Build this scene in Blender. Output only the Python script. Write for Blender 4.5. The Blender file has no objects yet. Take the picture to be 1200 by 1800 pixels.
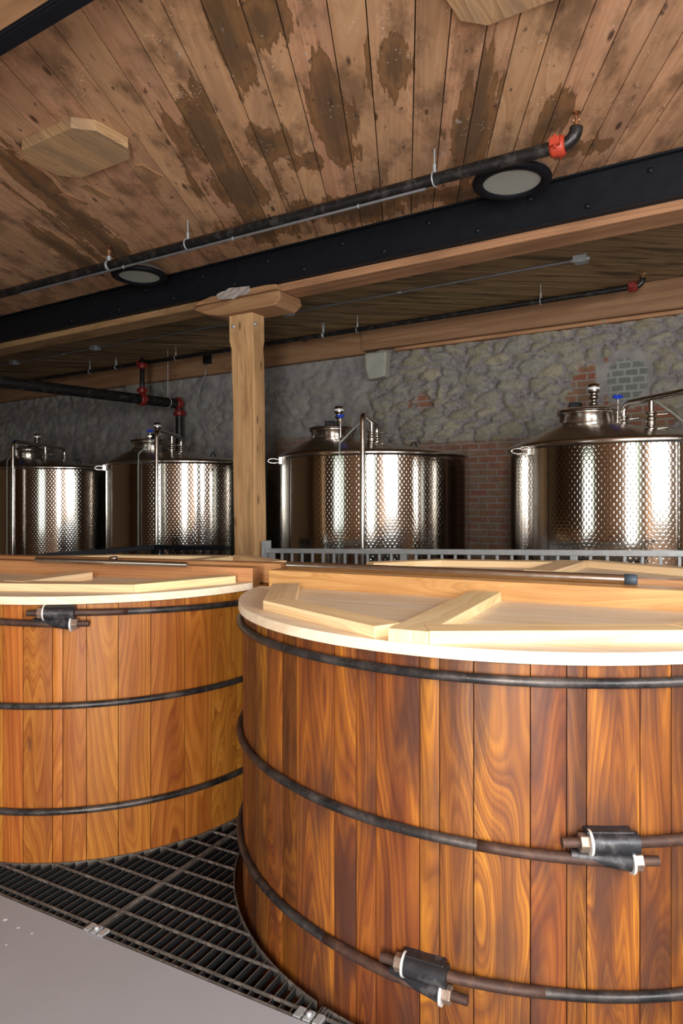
import bpy, bmesh, math, random
from mathutils import Vector, Matrix, noise
random.seed(7)
S = bpy.context.scene
COL = S.collection
pi = math.pi

# ------------------------------------------------------------------ camera, world, lights, exposure
CAM_Z = 1.67
FPX, HZ = 1200.0, 882.0
cam = bpy.data.cameras.new('camera')
cam.sensor_fit = 'VERTICAL'; cam.sensor_height = 36.0; cam.sensor_width = 24.0
cam.lens = 24.0
cam.shift_y = -(900.0 - HZ) / 1800.0
cam.clip_start = 0.02
cam_o = bpy.data.objects.new('camera', cam)
cam_o.location = (0, 0, CAM_Z); cam_o.rotation_euler = (pi / 2, 0, 0)
COL.objects.link(cam_o); S.camera = cam_o
S.view_settings.view_transform = 'Standard'; S.view_settings.look = 'None'
S.view_settings.gamma = 1.0; S.view_settings.use_curve_mapping = False
S.view_settings.exposure = 0.0

# building frame: D runs along the beams and the stone wall, N points into the wall
D = Vector((0.847, -0.531, 0)).normalized(); N = Vector((0.531, 0.847, 0)).normalized(); UP = Vector((0, 0, 1))
def W(s, c, z): return D * s + N * c + UP * z
def gp(px, py, z):                     # point of the photograph on the level z
    y = (z - CAM_Z) * FPX / (HZ - py); return Vector(((px - 600) / FPX * y, y, z))
def wp(px, py, c):                     # point of the photograph on the plane parallel to the wall at c
    t = (px - 600) / FPX; y = c / (N.x * t + N.y); return Vector((t * y, y, CAM_Z + (HZ - py) / FPX * y))
def sc(p): return (p.dot(D), p.dot(N))

wd = bpy.data.worlds.new('daylight'); S.world = wd; wd.use_nodes = True
_n = wd.node_tree.nodes; _l = wd.node_tree.links
_bg = _n['Background']
_tc = _n.new('ShaderNodeTexCoord'); _sp = _n.new('ShaderNodeSeparateXYZ'); _rp = _n.new('ShaderNodeValToRGB')
_l.new(_tc.outputs['Generated'], _sp.inputs[0]); _l.new(_sp.outputs['Z'], _rp.inputs[0]); _l.new(_rp.outputs[0], _bg.inputs[0])
_e = _rp.color_ramp.elements
_e[0].position = 0.0; _e[0].color = (0.16, 0.22, 0.10, 1)
_e[1].position = 1.0; _e[1].color = (0.75, 0.87, 1.0, 1)
for _p, _c in ((0.12, (0.22, 0.34, 0.12, 1)), (0.2, (0.9, 0.97, 1.0, 1))):
    _x = _e.new(_p); _x.color = _c
_bg.inputs[1].default_value = 1.6

def area(name, loc, target, sx, sy, power, color):
    l = bpy.data.lights.new(name, 'AREA'); l.shape = 'RECTANGLE'; l.size = sx; l.size_y = sy; l.energy = power; l.color = color
    o = bpy.data.objects.new(name, l); o.location = loc
    o.rotation_euler = (Vector(target) - Vector(loc)).to_track_quat('-Z', 'Y').to_euler(); COL.objects.link(o); return o
BACK_C, RIGHT_S, LEFT_S, WALL_C, CEIL = -2.4, 2.7, -13.0, 7.05, 3.72
# daylight entering through the doorway behind the camera and the window in the right wall, plus an added fill light
area('doorway_daylight', W(.95, BACK_C + 0.02, 1.6), W(.95, 5, 1.6), 0.75, 2.9, 400, (1.0, 0.98, 0.96))
area('back_fill_light', W(-4.6, BACK_C + 0.02, 1.75), W(-4.6, 5, 1.75), 1.5, 1.5, 18, (0.95, 0.98, 1.0))  # fill for general brightness, set in an opening added for it
area('right_window_daylight', W(RIGHT_S - 0.02, 0.6, 2.3), W(0, 0.9, 1.2), 2.2, 1.7, 210, (0.93, 0.97, 1.0))

# ------------------------------------------------------------------ mesh helper
class MB:
    def __init__(s): s.v = []; s.f = []; s.uv = []; s.rnd = []; s.sm = []
    def add(s, verts, faces, uvs=None, rnd=None, smooth=False):
        b = len(s.v); s.v += [Vector(p) for p in verts]
        if rnd is None: rnd = (random.random(), random.random(), random.random())
        for i, f in enumerate(faces):
            s.f.append([b + k for k in f]); s.sm.append(smooth); s.rnd.append(rnd)
            s.uv.append(uvs[i] if uvs else [(s.v[b + k].x, s.v[b + k].z) for k in f])
        return s
    def box(s, c, X, Y, Z, sx, sy, sz, rnd=None, along=None):
        X, Y, Z = (Vector(a).normalized() for a in (X, Y, Z)); c = Vector(c)
        P = [(a, b, d) for a in (-.5, .5) for b in (-.5, .5) for d in (-.5, .5)]
        vs = [c + X * (a * sx) + Y * (b * sy) + Z * (d * sz) for a, b, d in P]
        lo = [(a * sx, b * sy, d * sz) for a, b, d in P]
        fs = [(0, 1, 3, 2), (4, 6, 7, 5), (0, 4, 5, 1), (2, 3, 7, 6), (0, 2, 6, 4), (1, 5, 7, 3)]
        L = along if along is not None else max(range(3), key=lambda i: (sx, sy, sz)[i])
        O = [i for i in range(3) if i != L]
        uvs = []
        for f in fs:
            rng = [max(lo[k][i] for k in f) - min(lo[k][i] for k in f) for i in range(3)]
            a = O[0] if rng[O[0]] > 1e-9 else O[1]
            if rng[L] < 1e-9: uvs.append([(lo[k][O[0]], lo[k][O[1]]) for k in f])
            else: uvs.append([(lo[k][a] + (0.31 if a == O[1] else 0), lo[k][L]) for k in f])
        return s.add(vs, fs, uvs, rnd)
    def prism(s, poly, vec, udir=None, vdir=None, rnd=None):
        poly = [Vector(p) for p in poly]; vec = Vector(vec); n = len(poly)
        vs = poly + [p + vec for p in poly]
        ud = Vector(udir) if udir is not None else (poly[1] - poly[0]).normalized()
        vd = Vector(vdir) if vdir is not None else vec.cross(ud).normalized()
        q = lambda k: (vs[k].dot(ud) + (0.4 * vec.length if k >= n else 0), vs[k].dot(vd))
        fs = [list(range(n))[::-1], list(range(n, 2 * n))] + [[i, (i + 1) % n, n + (i + 1) % n, n + i] for i in range(n)]
        nrm = sum((poly[i].cross(poly[(i + 1) % n]) for i in range(n)), Vector())
        if nrm.dot(vec) < 0: fs = [f[::-1] for f in fs]
        uvs = []
        for f in fs:
            if len(f) == 4 and n != 4 or f not in (fs[0], fs[1]):
                e = (vs[f[1]] - vs[f[0]])
                uvs.append([(vs[k].dot(ud) + vs[k].z, vs[k].dot(vd)) for k in f])
            else: uvs.append([q(k) for k in f])
        return s.add(vs, fs, uvs, rnd)
    def tube(s, path, r, seg=12, cap=True, closed=False, rnd=None, smooth=True):
        path = [Vector(p) for p in path]; n = len(path)
        rr = r if isinstance(r, (list, tuple)) else [r] * n
        T = []
        for i in range(n):
            if closed: t = path[(i + 1) % n] - path[i - 1]
            else: t = path[min(i + 1, n - 1)] - path[max(i - 1, 0)]
            T.append(t.normalized())
        a = Vector((0, 0, 1)) if abs(T[0].z) < .9 else Vector((1, 0, 0))
        u = (a - T[0] * a.dot(T[0])).normalized(); vs = []; ln = [0]
        for i in range(1, n): ln.append(ln[-1] + (path[i] - path[i - 1]).length)
        for i in range(n):
            u = (u - T[i] * u.dot(T[i])).normalized(); w = T[i].cross(u)
            for k in range(seg):
                an = 2 * pi * k / seg; vs.append(path[i] + (u * math.cos(an) + w * math.sin(an)) * rr[i])
        fs = []; uvs = []
        m = n if closed else n - 1
        for i in range(m):
            for k in range(seg):
                j = (i + 1) % n; k2 = (k + 1) % seg
                fs.append((i * seg + k, i * seg + k2, j * seg + k2, j * seg + k))
                l2 = ln[j] if j else ln[-1] + (path[0] - path[-1]).length
                uvs.append([(k * .01, ln[i]), ((k + 1) * .01, ln[i]), ((k + 1) * .01, l2), (k * .01, l2)])
        b = len(s.f); s.add(vs, fs, uvs, rnd, smooth)
        if cap and not closed:
            o = len(s.v) - len(vs)
            for i, rev in ((0, True), (n - 1, False)):
                f = [o + i * seg + k for k in range(seg)]
                s.f.append(f[::-1] if rev else f); s.sm.append(False); s.rnd.append(s.rnd[-1]); s.uv.append([(0, 0)] * seg)
        return s
    def lathe(s, prof, c, axis=(0, 0, 1), seg=32, smooth=True, rnd=None, arc=None, ref=None):
        c = Vector(c); ax = Vector(axis).normalized()
        a = Vector(ref) if ref is not None else (Vector((1, 0, 0)) if abs(ax.x) < .9 else Vector((0, 1, 0)))
        u = (a - ax * a.dot(ax)).normalized(); w = ax.cross(u)
        full = arc is None; a0, a1 = arc or (0, 2 * pi); cols = seg if full else seg + 1
        vs = []; rm = max(p[0] for p in prof)
        for j in range(cols):
            an = a0 + (a1 - a0) * j / seg; dr = u * math.cos(an) + w * math.sin(an)
            for r, z in prof: vs.append(c + dr * r + ax * z)
        n = len(prof); fs = []; uvs = []
        pl = [0]
        for i in range(1, n): pl.append(pl[-1] + math.hypot(prof[i][0] - prof[i - 1][0], prof[i][1] - prof[i - 1][1]))
        for j in range(seg):
            j2 = (j + 1) % cols
            for i in range(n - 1):
                f = [j * n + i, j2 * n + i, j2 * n + i + 1, j * n + i + 1]
                g = [k for q, k in enumerate(f) if not (q in (1, 2) and prof[i + (q == 2)][0] < 1e-9)]
                u0, u1 = (a0 + (a1 - a0) * j / seg) * rm, (a0 + (a1 - a0) * (j + 1) / seg) * rm
                q4 = [(u0, pl[i]), (u1, pl[i]), (u1, pl[i + 1]), (u0, pl[i + 1])]
                uvs.append([q4[q] for q, k in enumerate(f) if k in g]); fs.append(g)
        return s.add(vs, fs, uvs, rnd, smooth)
    def cyl(s, a, b, r, seg=16, r2=None, smooth=True, rnd=None):
        a, b = Vector(a), Vector(b); L = (b - a).length; r2 = r if r2 is None else r2
        s.lathe([(0, 0), (r, 0)], a, b - a, seg, False, rnd); s.lathe([(r, 0), (r2, L)], a, b - a, seg, smooth, rnd)
        return s.lathe([(r2, L), (0, L)], a, b - a, seg, False, rnd)
    def build(s, name, mat, parent=None, loc=None, bevel=0, label=None):
        me = bpy.data.meshes.new(name)
        if loc is None and parent is None: loc = Vector((sum(v.x for v in s.v), sum(v.y for v in s.v), 0)) / len(s.v); loc.z = min(v.z for v in s.v)
        off = Vector(loc) if loc is not None else Vector()
        me.from_pydata([v - off for v in s.v], [], s.f)
        me.uv_layers.new(name='UVMap'); me.color_attributes.new('rnd', 'FLOAT_COLOR', 'CORNER')
        uvf = []; cf = []
        for i, f in enumerate(s.f):
            for k in range(len(f)): uvf += s.uv[i][k]; cf += [*s.rnd[i], 1.0]
        me.uv_layers['UVMap'].data.foreach_set('uv', uvf); me.color_attributes['rnd'].data.foreach_set('color', cf)
        me.polygons.foreach_set('use_smooth', s.sm); me.materials.append(mat); me.update()
        o = bpy.data.objects.new(name, me); COL.objects.link(o)
        if loc is not None: o.location = off
        if parent is not None:
            o.parent = parent; par = parent; m = Matrix.Translation(-ROOTLOC.get(parent.name, Vector()))
            o.matrix_parent_inverse = m; ROOTLOC[o.name] = off
        else: ROOTLOC[o.name] = off
        if bevel:
            b = o.modifiers.new('bevel', 'BEVEL'); b.width = bevel; b.segments = 2; b.limit_method = 'ANGLE'; b.angle_limit = 0.6
        if label: o['label'] = label
        return o
ROOTLOC = {}
def thing(name, label, cat, loc, group=None):
    o = bpy.data.objects.new(name, None); COL.objects.link(o); o.location = loc; o.empty_display_size = .1
    ROOTLOC[o.name] = Vector(loc); return tag(o, label, cat, group)
def tag(o, label, cat, group=None):
    o['label'] = label; o['category'] = cat
    if group: o['group'] = group
    return o
def struct(o): o['kind'] = 'structure'; return o

# ------------------------------------------------------------------ node helper and materials
class T:
    def __init__(s, name):
        s.m = bpy.data.materials.new(name); s.m.use_nodes = True; s.nt = s.m.node_tree
        s.b = s.nt.nodes['Principled BSDF']; s._uv = None
    def n(s, t, ins=None, **kw):
        x = s.nt.nodes.new(t)
        for k, v in kw.items(): setattr(x, k, v)
        for k, v in (ins or {}).items(): s.set(x.inputs[k], v)
        return x
    def set(s, sock, v):
        if hasattr(v, 'links'): s.nt.links.new(v, sock)
        else:
            try: sock.default_value = v
            except Exception: sock.default_value = (*v, 1.0)
    def ma(s, op, a, b=0.0, c=0.0, clamp=False):
        x = s.n('ShaderNodeMath', {0: a, 1: b, 2: c}, operation=op); x.use_clamp = clamp; return x.outputs[0]
    def mix(s, f, a, b, bt='MIX'):
        x = s.n('ShaderNodeMix', data_type='RGBA', blend_type=bt); s.set(x.inputs[0], f); s.set(x.inputs[6], a); s.set(x.inputs[7], b); return x.outputs[2]
    def ramp(s, f, stops, interp='LINEAR'):
        x = s.n('ShaderNodeValToRGB', {0: f}); e = x.color_ramp.elements; x.color_ramp.interpolation = interp
        while len(e) < len(stops): e.new(0.5)
        for i, (p, c) in enumerate(stops):
            e[i].position = p; e[i].color = (*c, 1) if hasattr(c, '__len__') else (c, c, c, 1)
        return x.outputs[0]
    def sm(s, f, a, b):                # smoothstep a..b
        x = s.n('ShaderNodeMapRange', {0: f, 1: a, 2: b, 3: 0.0, 4: 1.0}, interpolation_type='SMOOTHSTEP'); return x.outputs[0]
    def noise(s, v, scale, detail=2.0, rough=.5, dist=0.0):
        return s.n('ShaderNodeTexNoise', {'Vector': v, 'Scale': scale, 'Detail': detail, 'Roughness': rough, 'Distortion': dist}).outputs[0]
    def vor(s, v, scale, feature='F1', out=0, rnd=1.0):
        return s.n('ShaderNodeTexVoronoi', {'Vector': v, 'Scale': scale, 'Randomness': rnd}, feature=feature).outputs[out]
    def uv(s):
        if not s._uv:
            x = s.n('ShaderNodeUVMap', uv_map='UVMap'); y = s.n('ShaderNodeSeparateXYZ', {0: x.outputs[0]}); s._uv = (y.outputs[0], y.outputs[1], x.outputs[0])
        return s._uv
    def rnd(s, name='rnd'):
        x = s.n('ShaderNodeAttribute', attribute_name=name); y = s.n('ShaderNodeSeparateXYZ', {0: x.outputs[1]}); return y.outputs
    def comb(s, a, b, c=0.0): return s.n('ShaderNodeCombineXYZ', {0: a, 1: b, 2: c}).outputs[0]
    def hsv(s, col, h=.5, sa=1.0, v=1.0): return s.n('ShaderNodeHueSaturation', {'Color': col, 'Hue': h, 'Saturation': sa, 'Value': v}).outputs[0]
    def bump(s, h, strength=.3, dist=.01):
        x = s.n('ShaderNodeBump', {'Strength': strength, 'Distance': dist, 'Height': h}); s.nt.links.new(x.outputs[0], s.b.inputs['Normal'])
    def out(s, col=None, rough=None, metal=None, **kw):
        for k, v in (('Base Color', col), ('Roughness', rough), ('Metallic', metal)):
            if v is not None: s.set(s.b.inputs[k], v)
        for k, v in kw.items(): s.set(s.b.inputs[k.replace('_', ' ')], v)
        return s.m

def plain(name, col, rough=.5, metal=0.0, var=.12, scale=30.0, bump=0.0, dirt=None):
    t = T(name); g = t.n('ShaderNodeTexCoord').outputs['Object']
    n = t.noise(g, scale, 4, .6); f = t.ma('MULTIPLY_ADD', n, 2 * var, 1 - var)
    c = t.hsv(t.mix(0.0, col, col), v=f)
    if dirt: c = t.mix(t.sm(t.noise(g, scale * .5, 5, .7), .5, .62), c, dirt)
    if bump: t.bump(n, bump, .004)
    return t.out(c, t.ma('MULTIPLY_ADD', n, .2, rough - .1), metal)

def wood(name, stops, ring=5.0, us=5.0, vs=.45, var=.35, rough=.5, blotch=None, blotch_amt=.6, fine=.25, bump=.15, knots=0.0, extra=None, hue=.01, patch=0.0, det=2.2):
    t = T(name); u, v, _ = t.uv(); r = t.rnd()
    p = t.comb(t.ma('ADD', t.ma('MULTIPLY', u, t.ma('MULTIPLY_ADD', r[1], us * .9, us * .55)), t.ma('MULTIPLY', r[0], 41.0)), t.ma('ADD', t.ma('MULTIPLY', v, t.ma('MULTIPLY_ADD', r[2], vs * 1.3, vs * .35)), t.ma('MULTIPLY', r[1], 53.0)), t.ma('MULTIPLY', r[2], 17.0))
    n1 = t.noise(p, 1.0, det, .45, .25)
    fr = t.ma('FRACT', t.ma('MULTIPLY', n1, ring * 1.6))
    rg = t.ma('MULTIPLY', t.sm(fr, 0.0, .80), t.ma('SUBTRACT', 1.0, t.sm(fr, .84, 1.0)))
    fp = t.comb(t.ma('MULTIPLY_ADD', u, 150.0, t.ma('MULTIPLY', r[1], 91.0)), t.ma('MULTIPLY', v, 3.0), r[0])
    fn = t.noise(fp, 1.0, 3, .6)
    f2 = t.ma('FRACT', t.ma('MULTIPLY_ADD', n1, ring * 5.6, t.ma('MULTIPLY', fn, .35)))
    rg = t.ma('ADD', t.ma('MULTIPLY', rg, .58), t.ma('MULTIPLY', t.ma('MULTIPLY', t.sm(f2, 0.0, .6), t.ma('SUBTRACT', 1.0, t.sm(f2, .75, 1.0))), .42))
    fac = t.ma('ADD', t.ma('MULTIPLY', rg, 1 - fine), t.ma('MULTIPLY', fn, fine))
    if patch:
        pt = t.noise(t.comb(t.ma('MULTIPLY_ADD', u, 9.0, t.ma('MULTIPLY', r[2], 71.0)), t.ma('MULTIPLY_ADD', v, 1.1, t.ma('MULTIPLY', r[0], 43.0)), 1.0), 1.0, 3, .5, .3)
        fac = t.ma('ADD', t.ma('MULTIPLY', fac, 1 - patch), t.ma('MULTIPLY', t.sm(pt, .25, .75), patch))
    c = t.ramp(fac, stops)
    if blotch:
        b = t.noise(t.comb(t.ma('MULTIPLY_ADD', u, 7.0, t.ma('MULTIPLY', r[2], 31.0)), t.ma('MULTIPLY_ADD', v, 1.6, t.ma('MULTIPLY', r[0], 13.0)), r[1]), 1.0, 4, .55)
        c = t.mix(t.ma('MULTIPLY', t.sm(b, .42, .68), blotch_amt), c, blotch)
    if knots:
        k = t.n('ShaderNodeTexVoronoi', {'Vector': t.comb(t.ma('MULTIPLY_ADD', u, 7.0, t.ma('MULTIPLY', r[0], 19.0)), t.ma('MULTIPLY_ADD', v, 2.2, t.ma('MULTIPLY', r[1], 23.0)), 0), 'Scale': 1.0}).outputs[0]
        c = t.mix(t.ma('MULTIPLY', t.ma('SUBTRACT', 1.0, t.sm(k, .05, .13)), knots), c, (.05, .022, .01))
    c = t.hsv(c, t.ma('MULTIPLY_ADD', r[2], 2 * hue, .5 - hue), 1.0, t.ma('MULTIPLY_ADD', r[0], var, 1 - var * .5))
    if extra: c = extra(t, u, v, r, c)
    t.bump(t.ma('ADD', t.ma('MULTIPLY', rg, .6), fn), bump, .003)
    return t.out(c, t.ma('MULTIPLY_ADD', fn, .25, rough - .12))

M = {}
M['stave_red'] = wood('stained_red_brown_staves', [(0, (.055, .016, .007)), (.3, (.105, .029, .008)), (.5, (.165, .048, .009)), (.7, (.25, .082, .011)), (.88, (.40, .145, .016))], ring=13, us=3.4, vs=.42, var=.55, rough=.46, blotch=(.045, .018, .012), blotch_amt=.8, fine=.42, det=2.0, patch=.40)
M['stave_orange'] = wood('orange_fir_staves', [(0, (.13, .034, .007)), (.25, (.22, .067, .010)), (.5, (.31, .107, .014)), (.75, (.39, .150, .022)), (1, (.46, .195, .035))], ring=14, us=3.8, vs=.5, var=.38, rough=.44, blotch=(.20, .055, .010), blotch_amt=.5, fine=.38, knots=.5, det=2.0, patch=.25)
for k in ('stave_red', 'stave_orange'): M[k].node_tree.nodes['Principled BSDF'].inputs['Specular IOR Level'].default_value = .32
M['pine'] = wood('pale_pine', [(0, (.68, .44, .20)), (.5, (.82, .60, .32)), (1, (.90, .72, .43))], ring=5, us=7, vs=.5, var=.12, rough=.62, blotch=(.70, .56, .38), blotch_amt=.3, fine=.4, knots=.12)
M['pine_top'] = wood('pale_lid_boards', [(0, (.70, .52, .33)), (.5, (.83, .67, .48)), (1, (.90, .78, .62))], ring=4, us=7, vs=.4, var=.14, rough=.6, blotch=(.72, .64, .56), blotch_amt=.4, fine=.4, knots=.1)
M['bar'] = wood('orange_crossbar_wood', [(0, (.42, .185, .06)), (.5, (.54, .26, .095)), (1, (.61, .325, .13))], ring=6, us=9, vs=.4, var=.2, rough=.5, blotch=(.40, .16, .05), blotch_amt=.5, fine=.3)
M['beam'] = wood('timber_beam_wood', [(0, (.22, .105, .045)), (.5, (.36, .19, .085)), (1, (.44, .25, .12))], ring=4, us=5, vs=.3, var=.2, rough=.75, blotch=(.15, .07, .03), blotch_amt=.5, fine=.35, knots=.4)
M['plate'] = wood('wall_plate_wood', [(0, (.19, .092, .04)), (.5, (.265, .148, .068)), (1, (.32, .19, .095))], ring=3, us=5, vs=.3, var=.2, rough=.75, blotch=(.20, .10, .045), blotch_amt=.5, fine=.3, knots=.8)
M['oak'] = wood('old_oak_post', [(0, (.30, .16, .06)), (.5, (.54, .33, .135)), (1, (.66, .45, .21))], ring=5, us=7, vs=.5, var=.1, rough=.75, blotch=(.26, .15, .06), blotch_amt=.5, fine=.4, knots=.7, bump=.35)
M['cedar'] = wood('cedar_block', [(0, (.24, .13, .06)), (.5, (.42, .25, .125)), (1, (.56, .36, .19))], ring=6, us=10, vs=.7, var=.15, rough=.6, blotch=(.26, .17, .11), blotch_amt=.6, fine=.3, knots=.6)

# stain patches of the near ceiling: photo point, half sizes across / along the boards
BD = Vector((0.0929, 0.9957, 0)); BU = Vector((0.9957, -0.0929, 0))
def buv(px, py): p = gp(px, py, CEIL); return (p.dot(BU), p.dot(BD))
STAINS = [((402, 70), .07, .42), ((455, 40), .10, .16), ((345, 250), .17, .34), ((410, 330), .24, .30), ((585, 215), .08, .40), ((538, 285), .08, .10), ((450, 400), .30, .20),
          ((60, 325), .10, .55), ((165, 420), .13, .75), ((120, 445), .07, .45), ((690, 120), .08, .22), ((818, 230), .09, .45), ((975, 205), .08, .26), ((620, 370), .42, .16), ((760, 345), .30, .13), ((1010, 260), .14, .10), ((470, 250), .12, .16)]
def ceil_extra(t, u, v, r, c):
    uvv = t.uv()[2]
    w1 = t.ma('MULTIPLY_ADD', t.noise(uvv, 3.2, 5, .62), 1.0, -.5)
    w2 = t.ma('MULTIPLY_ADD', t.noise(t.comb(t.ma('MULTIPLY', u, 14.0), t.ma('MULTIPLY', v, 1.0), 0.0), 1.0, 5, .62), 1.2, -.6)
    acc = None
    for (px, ru, rv) in STAINS:
        cu, cv = buv(*px)
        a = t.ma('MULTIPLY', t.ma('SUBTRACT', u, cu), 1 / ru); b = t.ma('MULTIPLY', t.ma('SUBTRACT', v, cv), 1 / rv)
        d = t.ma('SQRT', t.ma('ADD', t.ma('MULTIPLY', a, a), t.ma('MULTIPLY', b, b)))
        acc = d if acc is None else t.ma('MINIMUM', acc, d)
    d = t.ma('ADD', t.ma('ADD', t.ma('ADD', t.ma('MULTIPLY', acc, .8), t.ma('MULTIPLY', w1, 1.1)), t.ma('MULTIPLY', w2, 2.0)), t.ma('MULTIPLY_ADD', r[1], .7, -.35))
    m = t.ma('SUBTRACT', 1.0, t.sm(d, .92, 1.0))
    deep = t.ma('SUBTRACT', 1.0, t.sm(d, .2, .9))
    c = t.mix(t.ma('MULTIPLY', m, .80), c, t.mix(deep, (.22, .10, .026), (.042, .021, .005)))
    rim = t.ma('MULTIPLY', m, t.sm(d, .70, .98)); c = t.mix(t.ma('MULTIPLY', rim, .45), c, (.06, .028, .012))
    # overall grime and dark knotty smudges
    g = t.noise(t.comb(t.ma('MULTIPLY', u, 5.0), t.ma('MULTIPLY', v, 2.2), 3.0), 1.0, 5, .65)
    c = t.mix(t.ma('MULTIPLY', t.sm(g, .46, .66), .70), c, (.13, .066, .030))
    s2 = t.noise(t.comb(t.ma('MULTIPLY', u, 22.0), t.ma('MULTIPLY', v, 9.0), 9.0), 1.0, 3, .6)
    c = t.mix(t.ma('MULTIPLY', t.sm(s2, .62, .72), .8), c, (.05, .028, .02))
    # pale lichen-like scrapes and small white paint flecks
    s3 = t.noise(t.comb(t.ma('MULTIPLY', u, 16.0), t.ma('MULTIPLY', v, 6.0), 30.0), 1.0, 5, .7)
    c = t.mix(t.ma('MULTIPLY', t.sm(s3, .64, .73), .55), c, (.56, .49, .47))
    fl = t.vor(t.comb(t.ma('MULTIPLY', u, 45.0), t.ma('MULTIPLY', v, 45.0), 0), 1.0)
    fm = t.sm(t.noise(t.comb(u, v, 5.0), 4.0, 2), .55, .66)
    c = t.mix(t.ma('MULTIPLY', t.ma('SUBTRACT', 1.0, t.sm(fl, .10, .17)), fm), c, (.88, .82, .70))
    return c
M['ceil'] = wood('old_ceiling_planks', [(0, (.44, .225, .115)), (.5, (.56, .305, .16)), (1, (.65, .38, .21))], ring=9, us=3.0, vs=.2, var=.28, rough=.8, blotch=(.36, .20, .115), blotch_amt=.5, fine=.4, knots=.9, hue=.005, extra=ceil_extra)
def far_extra(t, u, v, r, c):
    g = t.noise(t.comb(t.ma('MULTIPLY', u, 11.0), t.ma('MULTIPLY', v, 1.1), 3.0), 1.0, 5, .65, .4)
    return t.mix(t.ma('MULTIPLY', t.sm(g, .47, .66), .85), c, (.055, .035, .016))
M['ceil_far'] = wood('dark_streaked_ceiling_planks', [(0, (.17, .10, .045)), (.5, (.29, .19, .09)), (1, (.36, .25, .13))], ring=4, us=5, vs=.4, var=.3, rough=.8, fine=.3, knots=.4, extra=far_extra)

M['black'] = plain('black_painted_steel', (.006, .007, .010), .5, 0.0, .3, 12, .05)
M['black'].node_tree.nodes['Principled BSDF'].inputs['Specular IOR Level'].default_value = .22
M['blackpipe'] = plain('black_pipe', (.014, .013, .013), .38, 0.3, .4, 25, .1, dirt=(.045, .04, .036))
def _hoop():
    t = T('worn_black_hoop'); g = t.n('ShaderNodeTexCoord').outputs['Object']
    n = t.noise(g, 9.0, 5, .65); n2 = t.noise(g, 60.0, 4, .6)
    c = t.mix(t.sm(n, .35, .80), (.022, .021, .022), (.125, .105, .095)); c = t.mix(t.ma('MULTIPLY', t.sm(n2, .55, .7), .4), c, (.15, .12, .10))
    return t.out(c, t.ma('MULTIPLY_ADD', n, .4, .2), .55)
M['hoop'] = _hoop()
M['rust'] = plain('rusty_rod', (.055, .027, .019), .6, .3, .4, 30, .2, dirt=(.085, .042, .026))
M['lug'] = plain('black_lug_paint', (.028, .028, .032), .38, .45, .35, 18, .15, dirt=(.09, .085, .085))
M['nut'] = plain('tarnished_nut', (.30, .22, .17), .38, .6, .35, 60, .1)
M['zinc'] = plain('zinc_washer', (.78, .77, .74), .35, .35, .1, 40)
M['galv'] = plain('galvanised_steel', (.42, .44, .45), .45, .45, .25, 25, .06)
M['steel'] = plain('brushed_stainless', (.60, .57, .53), .20, 1.0, .08, 20)
M['steel_dark'] = plain('smooth_stainless_sheet', (.52, .49, .46), .24, 1.0, .1, 6)
M['blue'] = plain('blue_plastic', (.005, .045, .50), .35, 0, .1)
M['red'] = plain('red_paint', (.42, .045, .02), .45, 0, .25, 40, .1)
M['reddark'] = plain('dark_red_paint', (.20, .018, .014), .4, 0, .25, 40, .1)
M['brass'] = plain('brass', (.62, .36, .20), .3, .95, .15)
M['rubber'] = plain('grey_blue_end_cap', (.05, .075, .10), .5, 0, .2)
M['tape'] = plain('pale_tape', (.33, .29, .26), .6, 0, .2, 40, .3)
M['conduit'] = plain('grey_conduit', (.30, .31, .33), .4, .7, .2, 20)
M['lens'] = plain('frosted_lens', (.36, .38, .345), .45, 0, .08, 6)
M['housing'] = plain('grey_lamp_housing', (.24, .23, .22), .5, .2, .2, 10)
M['stoneblock'] = plain('pale_sandstone', (.36, .36, .30), .85, 0, .25, 9, .5)
M['plaster'] = plain('pale_plaster_patch', (.30, .29, .25), .85, 0, .2, 12, .3)
M['pit'] = plain('dark_pit', (.008, .008, .009), .6, 0, .4, 8, .2)  # near-black base colour for the pit and the ceiling backing
M['grate'] = plain('dusty_dark_grating', (.13, .115, .10), .55, .4, .45, 30, .2, dirt=(.22, .19, .165))
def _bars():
    t = T('worn_shaded_grating_bars'); g = t.n('ShaderNodeTexCoord').outputs['Object']; n = t.noise(g, 9.0, 4, .6)
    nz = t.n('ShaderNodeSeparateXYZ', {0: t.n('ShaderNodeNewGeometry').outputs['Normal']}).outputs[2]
    c = t.mix(t.sm(nz, .5, .8), (.010, .010, .011), t.mix(n, (.07, .062, .055), (.17, .15, .13)))  # worn tops lighter; sides near-black, shade between bars put into the colour
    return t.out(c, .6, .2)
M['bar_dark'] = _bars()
M['white'] = plain('white_plastic', (.75, .75, .74), .4)
M['back'] = plain('brown_room_wall', (.26, .15, .075), .85, 0, .2, 3, .2)
def _floor():
    t = T('grey_painted_concrete'); g = t.n('ShaderNodeTexCoord').outputs['Object']
    n = t.noise(g, 2.2, 6, .6); f = t.noise(g, 90.0, 3, .6)
    c = t.mix(n, (.27, .275, .295), (.335, .34, .36)); c = t.mix(t.ma('MULTIPLY', t.sm(f, .62, .75), .4), c, (.2, .19, .19))
    for q, rr in ((gp(9, 1617, 0), .010), (gp(32, 1631, 0), .007), (gp(56, 1641, 0), .006), (gp(11, 1661, 0), .005)):
        dd = t.n('ShaderNodeVectorMath', {0: g, 1: tuple(q)}, operation='DISTANCE').outputs['Value']
        c = t.mix(t.ma('SUBTRACT', 1.0, t.sm(dd, rr * .7, rr)), c, (.75, .73, .70))
    t.bump(f, .08, .002)
    return t.out(c, t.ma('MULTIPLY_ADD', n, .25, .38))
M['floor'] = _floor()
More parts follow.
